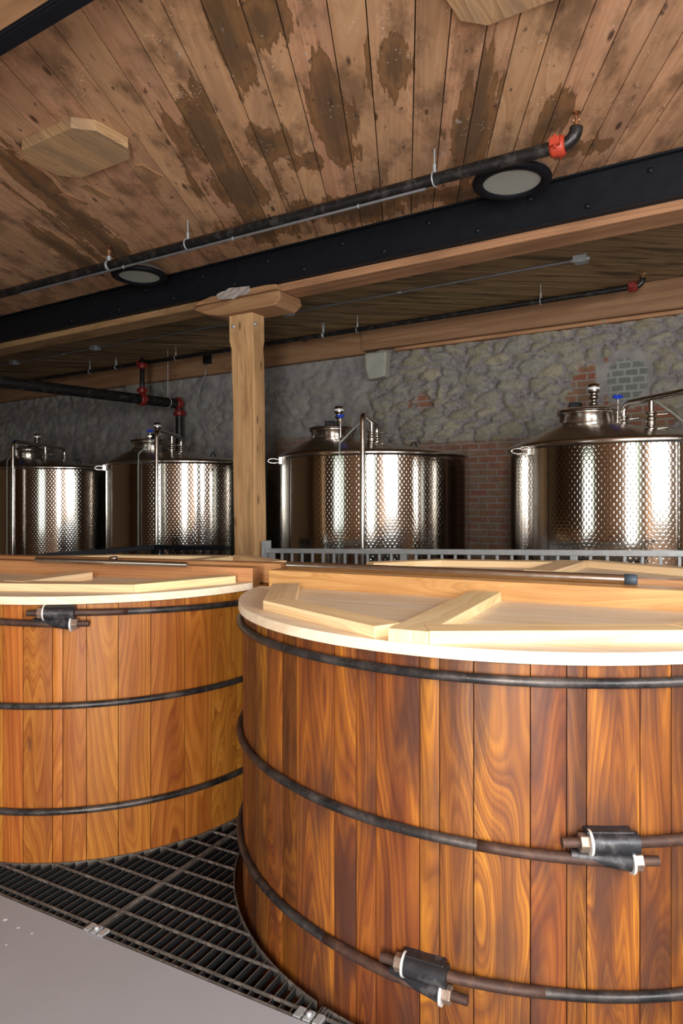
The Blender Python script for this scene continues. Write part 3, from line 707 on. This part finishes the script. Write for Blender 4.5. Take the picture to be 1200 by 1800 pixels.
lid_half('back half of the pale pine lid on the left vat', CL, eL, mL, .178, RL + .03, ZS, .045, [
    (LLc(.62, .78), LLc(-.2, .86), .11, 1), (LLc(.63, .775), LLc(.98, .25), .10, 1), (LLc(-.21, .86), LLc(-.72, .68), .11, 1), (LLc(.55, .70), LLc(.33, .30), .12, 1)], False)

def steel_tube(label, P, Q, r, capped):
    P, Q = Vector(P), Vector(Q); d = (Q - P).normalized()
    t = thing('steel_tube', label, 'tube', (P + Q) / 2 - UP * r)
    b = MB(); b.cyl(P, Q, r, 24); b.build('tube_body', M['steel'], t)
    if capped:
        b = MB(); b.lathe([(0, -.002), (r + .003, -.002), (r + .003, .04), (r - .002, .05), (0, .05)], Q - d * .005, d, 24); b.build('end_cap', M['rubber'], t, label='dark blue-grey plastic end cap')
        b = MB(); b.lathe([(0, -.006), (r * .7, -.006), (r * .8, .0), (r * .8, .03)], P - d * .01, d, 16); b.cyl(P - d * .03 - UP * .005, P - d * .01, r * .45, 12); b.build('end_fitting', M['brass'], t)
    return t
zt = ZL + .083 + .0215
p0 = gp(506, 993.5, zt); p1 = gp(1100, 1018.5, zt)
steel_tube('stainless steel tube with dark end cap lying along the nearest vat', p0, p1, .0205, True)
zt2 = ZL + .077 + .017
p0 = gp(64, 984, zt2); p1 = gp(330, 993, zt2)
steel_tube('thin stainless steel tube lying on the crossbar of the left vat', p0, p1, .016, False)
b = MB(); k0 = gp(200, 984, ZL + .09); b.lathe([(0, 0), (.012, 0), (.012, .012), (.026, .014), (.028, .026), (.02, .032), (0, .034)], (k0.x, k0.y, ZL + .078), seg=20)
tag(b.build('pull_knob', M['steel']), 'small round steel knob on the rear crossbar of the left vat', 'knob')

# ------------------------------------------------------------------ floor grating
def clip_circles(p, d, t0, t1, circ):
    """pieces of the segment p + t d left outside all circles"""
    segs = [(t0, t1)]
    for c, R in circ:
        o = p - c; bq = o.dot(d); disc = bq * bq - (o.length_squared - R * R)
        if disc <= 0: continue
        q = math.sqrt(disc); a, e = -bq - q, -bq + q; ns = []
        for x, y in segs:
            if e <= x or a >= y: ns.append((x, y)); continue
            if a > x: ns.append((x, a))
            if e < y: ns.append((e, y))
        segs = ns
    return [s for s in segs if s[1] - s[0] > .012]
CIR = [(CF, RF + .038), (CL, RL + .006)]
def grating(label, s0, s1, c0, c1):
    t = thing('floor_grating', label, 'grating', G((s0 + s1) / 2, c0, -.03), 'floor gratings between the vats')
    x = s0 + .02
    while x < s1 - .01:
        for a, e in clip_circles(GD * x, GN, c0 + .004, c1, CIR):
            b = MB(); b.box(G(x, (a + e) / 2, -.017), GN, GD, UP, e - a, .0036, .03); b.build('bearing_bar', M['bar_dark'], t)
        x += .042
    c = c0 + .041
    while c < c1:
        for a, e in clip_circles(GN * c, GD, s0 + .004, s1 - .004, CIR):
            b = MB(); b.box(G((a + e) / 2, c, -.004), GD, GN, UP, e - a, .0065, .010); b.build('cross_rod', M['grate'], t)
        c += .118
    b = MB()
    for a, e in clip_circles(GN * c0, GD, s0, s1, CIR): b.box(G((a + e) / 2, c0 + .003, -.016), GD, GN, UP, e - a, .006, .034)
    for x in (s0 + .003, s1 - .003):
        for a, e in clip_circles(GD * x, GN, c0, c1, CIR): b.box(G(x, (a + e) / 2, -.016), GN, GD, UP, e - a, .005, .034)
    for C, R in CIR:
        n = 160; pts = []
        for i in range(n + 1):
            an = 2 * pi * i / n; p = C + Vector((math.cos(an), math.sin(an), 0)) * (R + .001); s_, c_ = p.dot(GD), p.dot(GN)
            ok = s0 <= s_ <= s1 and c0 <= c_ <= c1 and all((p - c2).length > r2 for c2, r2 in CIR if c2 is not C)
            if ok and i < n: pts.append(p)
            elif pts:
                if len(pts) > 1:
                    for u_, v_ in zip(pts[:-1], pts[1:]): b.box((u_ + v_) / 2 + UP * -.016, v_ - u_, UP.cross(v_ - u_), UP, (v_ - u_).length * 1.05, .005, .034)
                pts = []
    b.build('edge_band', M['grate'], t)
    return t
grating('dark steel floor grating before the left vat, left of the seam', -3.10, -2.106, 1.886, 3.9)
grating('dark steel floor grating wedged between the two vats', -2.102, -1.102, 1.886, 3.9)
grating('sliver of dark floor grating at the foot of the nearest vat', -1.098, -.10, 1.886, 3.0)
grating('dark steel floor grating at the far left edge under the left vat', -4.10, -3.104, 1.886, 3.9)
def clip(label, s, c):
    t = thing('grating_clip', label, 'clip', G(s, c, 0))
    for k in (-1, 0, 1):
        b = MB(); b.box(G(s + k * .036, c, .004), GD, GN, UP, .024, .045, .006); b.box(G(s + k * .036 - .011, c, -.006), GD, GN, UP, .003, .04, .02); b.box(G(s + k * .036 + .011, c, -.006), GD, GN, UP, .003, .04, .02)
        b.build('saddle', M['galv'], t, bevel=.001)
    b = MB(); b.lathe([(0, .012), (.008, .011), (.010, .006), (.010, 0)], G(s, c, .006), seg=10); b.box(G(s, c, -.004), GD, GN, UP, .085, .012, .004); b.build('screw', M['galv'], t)
g0 = gp(170, 1636, 0); clip('galvanised grating clip at the seam before the left vat', g0.dot(GD), g0.dot(GN))
g0 = gp(543, 1788, 0); clip('galvanised grating clip by the foot of the nearest vat', g0.dot(GD), g0.dot(GN))

# ------------------------------------------------------------------ stainless tanks
RT = .944; ZR = 2.115
def ferrule(b, c, r, h=.05):
    b.lathe([(r, 0), (r * 1.5, .004), (r * 1.5, .014), (r * 1.05, .018), (r * 1.05, h - .018), (r * 1.5, h - .014), (r * 1.5, h - .004), (r, h)], c, seg=20)
def make_tank(label, C, pipe_top, pipe_end, valve_off, knob_off):
    C = Vector((C[0], C[1], 0)); t = thing('steel_tank', label, 'tank', (C.x, C.y, 0))
    b = MB(); b.lathe([(RT, .0), (RT, ZR)], C, seg=128); b.build('shell', M['marbled'], t)
    b = MB(); b.lathe([(RT + .001, ZR - .035), (RT + .009, ZR - .03), (RT + .012, ZR - .006), (RT + .006, ZR + .010), (RT - .03, ZR + .02)], C, seg=96); b.build('rim', M['steel'], t)
    # eccentric cone
    nk = C + Vector((-.40, -.20, 0)); rn, zn = .215, 2.28; b = MB(); n = 96; prof = [(0, RT - .01, ZR + .012), (.06, RT - .05, ZR + .024), (.9, rn + .05, zn - .012), (1.0, rn - .005, zn + .01)]
    vs = []; fs = []
    for f, r, z in prof:
        ce = C.lerp(nk, (RT - r) / (RT - rn)) if r > rn else nk
        for k in range(n): a = 2 * pi * k / n; vs.append(ce + Vector((math.cos(a) * r, math.sin(a) * r, z)))
    for i in range(len(prof) - 1):
        for k in range(n): fs.append((i * n + k, i * n + (k + 1) % n, (i + 1) * n + (k + 1) % n, (i + 1) * n + k))
    b.add(vs, fs, None, None, True); b.build('cone_top', M['steel_dark'], t)
    b = MB(); b.lathe([(rn - .005, zn - .03), (rn - .005, zn + .075), (rn + .014, zn + .078), (rn + .016, zn + .092), (rn, zn + .095)], nk, seg=64); b.build('manway_neck', M['steel'], t)
    b = MB(); b.lathe([(rn + .018, zn + .096), (rn + .018, zn + .108), (rn - .03, zn + .118), (.08, zn + .128), (0, zn + .13)], nk, seg=64)
    ld = b.build('manway_lid', M['steel_dark'], t)
    kp = nk + Vector((*knob_off, 0)); hd = (kp - nk).normalized()
    b = MB(); b.box(nk + UP * (zn + .14), hd, UP.cross(hd), UP, (kp - nk).length * 2 + .02, .035, .014); b.build('clamp_arm', M['steel'], ld)
    b = MB(); b.cyl(kp + UP * (zn + .0), kp + UP * (zn + .20), .008, 10); b.build('clamp_bolt', M['steel'], ld)
    b = MB(); b.lathe([(0, 0), (.014, 0), (.018, .012), (.014, .03), (0, .032)], kp + UP * (zn + .185), seg=16)
    for k in range(5): a = 2 * pi * k / 5; b.lathe([(0, -.011), (.014, -.009), (.017, 0), (.014, .009), (0, .011)], kp + Vector((math.cos(a) * .024, math.sin(a) * .024, zn + .205)), seg=10)
    b.build('knob', M['blue'], ld, label='blue plastic clamp knob')
    vp = nk + Vector((*valve_off, 0)); b = MB()
    b.lathe([(.018, zn + .12), (.018, zn + .15), (.034, zn + .155), (.034, zn + .17), (.022, zn + .175), (.022, zn + .20), (.038, zn + .205), (.038, zn + .225), (.028, zn + .23), (.028, zn + .25), (.044, zn + .255), (.044, zn + .275)], vp, seg=20)
    b.lathe([(.044, zn + .292), (.044, zn + .318), (.03, zn + .322), (0, zn + .322)], vp, seg=20)
    vv = b.build('breather_valve', M['steel'], ld)
    b = MB(); b.lathe([(.045, zn + .275), (.046, zn + .292)], vp, seg=20); b.build('valve_band', M['white'], vv, label='white ring on the breather valve')
    b = MB(); b.box(nk + Vector((-.03, .19, zn + .16)), (1, 0, 0), (0, 1, 0), UP, .10, .04, .09); b.build('hinge_bracket', M['black'], ld, bevel=.008)
    # pipe rising in front and bending back over the cone
    zp = 2.42; A = C + Vector((*pipe_top, 0)); E = C + Vector((*pipe_end, 0)); hd = (E - A).normalized(); r = .023; rb = .07
    path = [A + UP * .0, A + UP * 1.2, A + UP * (zp - rb)]
    for k in range(1, 6): a = k * pi / 12; path.append(A + hd * (rb * (1 - math.cos(a))) + UP * (zp - rb + rb * math.sin(a)))
    path += [A + hd * rb + UP * zp, E - hd * rb + UP * zp]
    for k in range(1, 7): a = k * pi / 12; path.append(E - hd * rb + hd * (rb * math.sin(a)) + UP * (zp - rb + rb * math.cos(a)))
    path.append(E + UP * 2.17)
    b = MB(); b.tube(path, r, 16); vpipe = b.build('vent_pipe', M['steel'], t)
    for p, top in ((A.lerp(E, .6), zp), (E, zp - .08)):
        b = MB(); b.cyl(p + UP * 2.14, p + UP * top, r * .9, 16); ferrule(b, p + UP * 2.19, .027); ferrule(b, p + UP * 2.265, .027, .06); b.lathe([(.03, 2.225), (.036, 2.232), (.036, 2.262), (.03, 2.27)], p, seg=20)
        f = b.build('pipe_fitting', M['steel'], vpipe)
        for z in (2.20, 2.30):
            b = MB(); b.cyl(p + Vector((.035, -.02, z)), p + Vector((.095, -.04, z + .004)), .006, 8); b.lathe([(0, -.010), (.012, -.008), (.012, .008), (0, .010)], p + Vector((.095, -.04, z + .004)), (1, -.3, 0), 10); b.build('clamp_wing', M['steel'], vpipe)
    # clear sight tube up the front and across to the pipe
    an = math.atan2(-.93, -.34) if pipe_top[0] < -.05 else math.atan2(-.97, .02)
    Q = C + Vector((math.cos(an), math.sin(an), 0)) * (RT + .03)
    tgt = A + hd * .12 + UP * (zp - .02) if pipe_top[0] < -.05 else A.lerp(E, .55) + UP * (zp - .02)
    b = MB(); b.tube([Q, Q + UP * 1.0, Q + UP * 1.8, Q + UP * (ZR - .03), Q + UP * (ZR + .04) + (tgt - Q).normalized() * .03, (Q + UP * (ZR + .08)).lerp(tgt, .5), tgt], .008, 10); b.build('sight_tube', M['hose'], t, label='clear plastic sight tube')
    # smooth welded strip and rim bracket at the left, lug on the cone
    b = MB(); b.lathe([(RT + .004, .0), (RT + .004, ZR - .04)], C, seg=8, arc=(math.radians(203), math.radians(212)), ref=(1, 0, 0)); b.build('seam_strip', M['steel'], t)
    a = math.radians(196); dr = Vector((math.cos(a), math.sin(a), 0)); tg = Vector((-dr.y, dr.x, 0)); P = C + dr * (RT + .02) + UP * (ZR - .05)
    b = MB(); ring = [P + dr * (.05 + .055 * math.cos(k * pi / 8)) + UP * (.022 * math.sin(k * pi / 8)) + tg * .0 for k in range(16)]
    b.tube(ring, .010, 8, closed=True); b.box(P + tg * .05 - dr * .005, tg, dr, UP, .07, .03, .06); b.build('rim_bracket', M['steel'], t)
    lp = C + Vector((.37, -.40, 2.165)); b = MB(); b.tube([lp + Vector((-.03 + .03 * (1 - math.cos(k * pi / 8)), 0, .07 * math.sin(k * pi / 8))) for k in range(9)], .008, 8); b.box(lp + Vector((-.01, 0, .0)), (1, 0, 0), (0, 1, 0), UP, .09, .03, .02)
    b.build('lifting_lug', M['black'], t)
    return t
make_tank('stainless steel tank right of the oak post, centre of the picture', (.315, 6.89), (-.135, -1.04), (.025, -.32), (.06, -.02), (.075, -.215))
make_tank('stainless steel tank at the far right, nearest of the four', (2.35, 5.62), (.02, -1.09), (-.19, -.39), (.045, -.02), (.19, -.13))
make_tank('stainless steel tank immediately left of the oak post', (-1.845, 8.24), (-.105, -1.04), (-.01, -.34), (.075, .02), (.05, -.21))
make_tank('stainless steel tank at the far left, furthest of the four', (-3.88, 9.52), (-.20, -1.04), (.0, .05), (.10, .06), (-.06, -.21))

# ------------------------------------------------------------------ railings
def grey_railing():
    A = wp(470, 964, 4.56); B = wp(1260, 967.5, 4.56); d = (B - A).normalized(); dh = Vector((d.x, d.y, 0)).normalized(); ln = (B - A).length; nn = UP.cross(dh)
    t = thing('railing', 'galvanised grey steel railing in front of the tanks, bolted to the post', 'railing', (A.x, A.y, 0))
    up = d.cross(-nn).normalized(); up = up if up.z > 0 else -up
    b = MB(); b.box((A + B) / 2 - up * .019, d, nn, up, ln, .045, .038); b.build('top_rail', M['galv'], t, bevel=.003)
    lo = .12
    b = MB(); L_ = Vector((A.x, A.y, lo)); R_ = Vector((B.x, B.y, lo + (B - A).z)); b.box((L_ + R_) / 2, d, nn, up, ln, .04, .03); b.build('bottom_rail', M['galv'], t, bevel=.003)
    k = 0; x = .05; i = 0
    while x < ln:
        p = A + d * x; post = i % 12 == 0 or i in (12,)
        w = .046 if post else .018
        z0 = 0 if post else lo + .01
        b = MB(); b.box(Vector((p.x, p.y, (z0 + p.z - .037) / 2)), dh, nn, UP, w, .03 if post else .018, p.z - .037 - z0); b.build('railing_post' if post else 'baluster', M['galv'], t, bevel=.002)
        x += .103; i += 1
    b = MB(); q = A - dh * .012 + UP * -.015; b.box(q, dh, nn, UP, .012, .12, .16); b.build('fixing_plate', M['galv'], t, bevel=.003)
    for z in (-.06, .06):
        b = MB(); b.lathe([(0, .012), (.012, .010), (.012, 0)], q + UP * z + dh * .006 - nn * .035, dh, 6, False); b.build('bolt', M['galv'], t)
grey_railing()
def black_railing():
    P = [wp(397, 959, 4.56), wp(272, 958, 4.56)]; e = gp(62, 977, 0)
    c = P[1]; P.append(Vector((-2.75, 5.85, c.z - .05)))
    t = thing('railing', 'black steel railing left of the oak post with turned corner', 'railing', (c.x, c.y, 0))
    for a, q in zip(P[:-1], P[1:]):
        d = (q - a).normalized(); dh = Vector((d.x, d.y, 0)).normalized(); nn = UP.cross(dh); ln = (q - a).length
        b = MB(); b.box((a + q) / 2 - UP * .02, d, nn, nn.cross(d) if nn.cross(d).z < 0 else d.cross(nn), ln + .03, .05, .045); b.build('top_rail', M['black'], t, bevel=.004)
        x = .06
        while x < ln - .03:
            p = a + d * x; b = MB(); b.box(Vector((p.x, p.y, (p.z - .04) / 2)), dh, nn, UP, .02, .02, p.z - .04); b.build('baluster', M['black'], t); x += .105
        b = MB(); b.box(Vector((q.x, q.y, (q.z - .045) / 2)), dh, nn, UP, .05, .05, q.z - .045); b.build('railing_post', M['black'], t)
black_railing()

# ------------------------------------------------------------------ ceiling pipes, lamps, blocks
def hanger(parent, p, r, plain_rod=True):
    b = MB(); b.cyl(p + UP * (r + .02), Vector((p.x, p.y, CEIL)), .0055, 8)
    b.tube([p + (N * math.cos(a) + UP * math.sin(a)) * (r + .006) for a in [k * pi / 8 for k in range(16)]], .005, 6, closed=True)
    b.cyl(p + UP * (r + .004), p + UP * (r + .05), .011, 8)
    return b.build('hanger', M['galv'], parent)
def coupling(parent, p, ax, r, mat):
    ax = Vector(ax).normalized(); b = MB()
    b.lathe([(r, -.04), (r + .012, -.036), (r + .02, -.02), (r + .016, 0), (r + .02, .02), (r + .012, .036), (r, .04)], p, ax, 24)
    s = UP if abs(ax.z) < .5 else N
    q = ax.cross(s).normalized()
    for k in (-1, 1): b.box(p + q * (k * (r + .022)), ax, q, s, .05, .04, .04); b.cyl(p + q * (k * (r + .03)) - s * .035, p + q * (k * (r + .03)) + s * .035, .007, 8)
    return b.build('coupling', mat, parent, label='red pipe coupling')
def elbow_up(b, p, d, r, R):
    pts = []
    for k in range(8): a = k * pi / 14; pts.append(p + d * (R * math.sin(a)) + UP * (R * (1 - math.cos(a))))
    b.tube(pts, r, 16); return pts[-1]
def sprinkler(parent, p, mat):
    b = MB(); b.cyl(p, p + UP * .03, .014, 10); b.cyl(p + UP * .03, p + UP * .055, .009, 8)
    for k in (-1, 1): b.tube([p + UP * .03 + D * (k * .012), p + UP * .05 + D * (k * .016), p + UP * .075], .003, 6)
    b.lathe([(0, .075), (.022, .076), (.022, .08), (0, .08)], p, seg=14, smooth=False); return b.build('sprinkler_head', mat, parent)
zp = CAM_Z + 1.875
Q0 = gp(980, 258, zp); q1 = gp(330, 430, zp); dirp = (Q0 - q1).normalized(); cN = Q0.dot(N)
t = thing('sprinkler_pipe', 'black sprinkler pipe hung under the near ceiling with orange-red coupling', 'pipe', Q0 - UP * .04)
b = MB(); b.cyl(Q0 - dirp * 12.0, Q0, .035, 20); b.build('pipe_run', M['blackpipe'], t)
coupling(t, Q0, dirp, .035, M['red'])
b = MB(); e = elbow_up(b, Q0 + dirp * .02, dirp, .034, .075); b.build('elbow', M['blackpipe'], t); sprinkler(t, e, M['brass'])
for px, py in ((760, 312), (330, 430)): hanger(t, Q0 + dirp * (gp(px, py, zp) - Q0).dot(dirp), .035)
p = Q0 + dirp * (gp(195, 468, zp) - Q0).dot(dirp); b = MB(); b.lathe([(.036, -.015), (.044, 0), (.036, .015)], p, dirp, 20); b.cyl(p + UP * .035, p + UP * .07, .018, 10); b.build('outlet_clamp', M['galv'], t); sprinkler(t, p + UP * .07, M['brass'])
# conduit clipped along the pipe
t = thing('conduit', 'thin grey conduit running just below the near sprinkler pipe', 'conduit', Q0 - UP * .06)
b = MB(); oo = -N * .02 - UP * .052; b.cyl(Q0 - dirp * 4.6 + oo, Q0 - dirp * .75 + oo, .009, 10); b.build('conduit_run', M['conduit'], t)
for x in (1.2, 2.2, 3.3): b = MB(); b.tube([Q0 - dirp * x + oo + (N * math.cos(a) + UP * math.sin(a)) * .012 for a in [k * pi / 5 for k in range(10)]], .003, 6, closed=True); b.build('clip', M['galv'], t)
# far sprinkler pipe
zf = CAM_Z + 1.89; F0 = wp(1112, 506, 6.45); F0.z = zf
t = thing('sprinkler_pipe', 'black sprinkler pipe running along the timber plate above the tanks', 'pipe', F0 - UP * .03)
b = MB(); b.cyl(F0 - D * 13.5, F0, .026, 16); b.build('pipe_run', M['blackpipe'], t); coupling(t, F0, D, .026, M['reddark'])
b = MB(); e = elbow_up(b, F0 + D * .02, D, .026, .06); b.build('elbow', M['blackpipe'], t); sprinkler(t, e, M['brass'])
for px in (950, 628, 309, 158): q = wp(px, 600, 6.45); q.z = zf; hanger(t, q, .026)
for px in (568, 204): q = wp(px, 600, 6.45); q.z = zf; b = MB(); b.lathe([(.027, -.015), (.036, 0), (.027, .015)], q, D, 16); b.cyl(q, q + UP * .06, .014, 8); b.build('outlet_clamp', M['galv'], t); sprinkler(t, q + UP * .05, M['galv'])
qt = wp(248, 640, 6.45); qt.z = zf; coupling(t, qt, D, .026, M['reddark'])
# big black drain pipe at the left
zb = 3.02; E0 = wp(315, 713, 6.75); E0.z = CAM_Z + (HZ - 710) / FPX * E0.y; S0 = gp(0, 671, E0.z); dp = (E0 - S0).normalized()
t = thing('main_pipe', 'thick black pipe crossing below the dark ceiling at the left', 'pipe', E0 - UP * .07)
b = MB(); b.cyl(S0 - dp * 3.0, E0, .066, 24); b.build('pipe_run', M['blackpipe'], t); coupling(t, E0 - dp * .02, dp, .066, M['reddark'])
b = MB(); b.cyl(E0 - UP * 3.0 if False else Vector((E0.x, E0.y, 0)), E0, .05, 20); b.build('down_pipe', M['blackpipe'], t); coupling(t, E0 - UP * .13, UP, .05, M['reddark'])
_u = Vector((-FPX, -350.0, 0)).normalized()     # sight line of photo column 250
_nn = Vector((FPX, 350.0, 0)); k = S0 + dp * (-(S0.dot(_nn)) / dp.dot(_nn))
b = MB(); top = Vector((k.x, k.y, zf)); b.tube([k, k + UP * .2, top - UP * .06, top - UP * .02 + (qt - top) * .12, top + (qt - top) * .3, qt], .032, 14); b.build('riser', M['blackpipe'], t); coupling(t, k, dp, .066, M['reddark']); coupling(t, k + UP * .12, UP, .032, M['reddark']); coupling(t, top - UP * .11, UP, .032, M['reddark'])
q = S0 + dp * ((wp(283, 700, 6.6) - S0).dot(dp)); b = MB(); b.cyl(q + UP * .06, Vector((q.x, q.y, CEIL)), .005, 8); b.tube([q + (D * math.cos(a) + UP * math.sin(a)) * .072 for a in [k * pi / 8 for k in range(16)]], .006, 6, closed=True); b.build('hanger', M['galv'], t)
# conduit with junction boxes under the far ceiling
def far_conduit(label, pa, pb, boxes):
    A = wp(*pa, 5.88); B = wp(*pb, 5.88); A.z = B.z = CEIL - .03
    t = thing('conduit', label, 'conduit', A); b = MB(); b.cyl(A, B, .011, 10); b.build('conduit_run', M['conduit'], t)
    for p in boxes:
        q = wp(*p, 5.88); q.z = CEIL - .03; b = MB(); b.box(q, D, N, UP, .11, .10, .055); b.cyl(q - D * .075, q + D * .075, .018, 10); b.cyl(q - UP * .027, q - UP * .031, .045, 12); b.build('junction_box', M['galv'], t, bevel=.004)
    q = A.lerp(B, .45); b = MB(); b.cyl(q - D * .02, q + D * .02, .014, 10); b.build('conduit_coupling', M['galv'], t)
far_conduit('thin grey conduit with end box under the far ceiling, right of the post', (500, 553), (1022, 461), [(506, 553), (1020, 461)])
far_conduit('dim grey conduit with boxes under the far ceiling, left of the post', (-60, 645), (400, 574), [(25, 636), (167, 608)])
# switch box and cable high on the wall plate left of the post
q = wp(364, 631, 6.9); b = MB(); b.box(q, D, N, UP, .11, .06, .13)
tt = thing('cable_box', 'small dark box with looped cable on the plate left of the post', 'box', q); b.build('box_body', M['black'], tt, bevel=.004)
b = MB(); b.tube([q + UP * -.06 + N * -.03 + D * x + UP * z for x, z in ((0, 0), (.01, -.1), (-.02, -.2), (-.10, -.30), (-.12, -.42), (-.08, -.52), (0, -.56))], .006, 8); b.build('cable', M['conduit'], tt)

def lamp(label, p):
    t = thing('ceiling_lamp', label, 'lamp', p, 'round ceiling lamps beside the black beam')
    b = MB(); b.lathe([(.165, .012), (.17, -.004), (.20, -.012), (.225, -.004), (.232, .014), (.222, .03), (.17, .034)], p, seg=64); b.build('trim_ring', M['black'], t)
    b = MB(); b.lathe([(0, .006), (.168, .006), (.168, .012), (0, .012)], p, seg=48, smooth=False); b.build('lens', M['lens'], t)
    b = MB(); b.lathe([(.226, .026), (.215, .045), (.17, .075), (.10, .10), (.05, .108), (0, .108)], p, seg=48); b.build('housing', M['housing'], t)
    b = MB(); b.cyl(p + UP * .10, Vector((p.x, p.y, CEIL)), .05, 20); b.build('mount', M['housing'], t)
    for k in range(2):
        a = .6 + k * pi; b = MB(); q = p + D * (.20 * math.cos(a)) + N * (.20 * math.sin(a)) + UP * .04; b.box(q, D, N, UP, .03, .02, .02); b.build('clip', M['galv'], t)
    return t
zl = CAM_Z + 1.9
lamp('round black-rimmed ceiling lamp near the orange-red pipe coupling, larger in view', gp(899, 322, zl))
lamp('round black-rimmed ceiling lamp left of the post, smaller in view', gp(245, 487, zl))

def block(label, poly):
    zb = CAM_Z + 1.99; ctr = sum(poly, Vector()) / len(poly); t = thing('ceiling_block', label, 'block', ctr)
    b = MB(); b.prism(poly, UP * (CEIL - zb), udir=D, vdir=N); b.build('block_body', M['cedar'], t, bevel=.003)
    # glue joint between its two boards
    a = [p.dot(D) for p in poly]; n_ = [p.dot(N) for p in poly]; m_ = (min(a) + max(a)) / 2 - .02
    return t
zb = CAM_Z + 1.99
A, B_, C_, D_, E_, F_, G_, H_ = [gp(x, y, zb) for x, y in ((38, 265), (130, 222), (160, 226), (231, 264), (231, 279), (140, 312), (100, 307), (42, 281))]
A0 = (A.dot(D), A.dot(N))
P1 = [A, B_, C_, D_, E_, F_, G_, H_]
ss = [p.dot(D) for p in P1]; cc = [p.dot(N) for p in P1]; s0, s1, c0, c1 = min(ss), max(ss), min(cc), max(cc); ch = .09
def octo(s0, s1, c0, c1): return [W(s, c, zb) for s, c in ((s0, c0 + ch), (s0 + ch, c0), (s1 - ch, c0), (s1, c0 + ch), (s1, c1 - ch), (s1 - ch, c1), (s0 + ch, c1), (s0, c1 - ch))]
block('pale cedar block with cut corners under the ceiling at left', octo(s0, s1, c0, c1))
g_, f_ = gp(812, 45, zb), gp(843, 51, zb)
s2, c2 = min(g_.dot(D), f_.dot(D)), max(g_.dot(N), f_.dot(N))
block('pale cedar block with cut corners under the ceiling at the top edge', octo(s2, s2 + (s1 - s0), c2 - (c1 - c0), c2))
for quad in (((237, 291), (248, 290), (287, 311), (277, 316)), ((141, 328), (152, 324), (196, 347), (186, 352)), ((104, 343), (114, 340), (150, 356), (139, 360))):
    b = MB(); P = [gp(x, y, CEIL - .004) for x, y in quad]; b.prism(P, UP * .006, udir=BU, vdir=BD); struct(b.build('ceiling_patch', M['beam'], loc=tuple(P[0])))
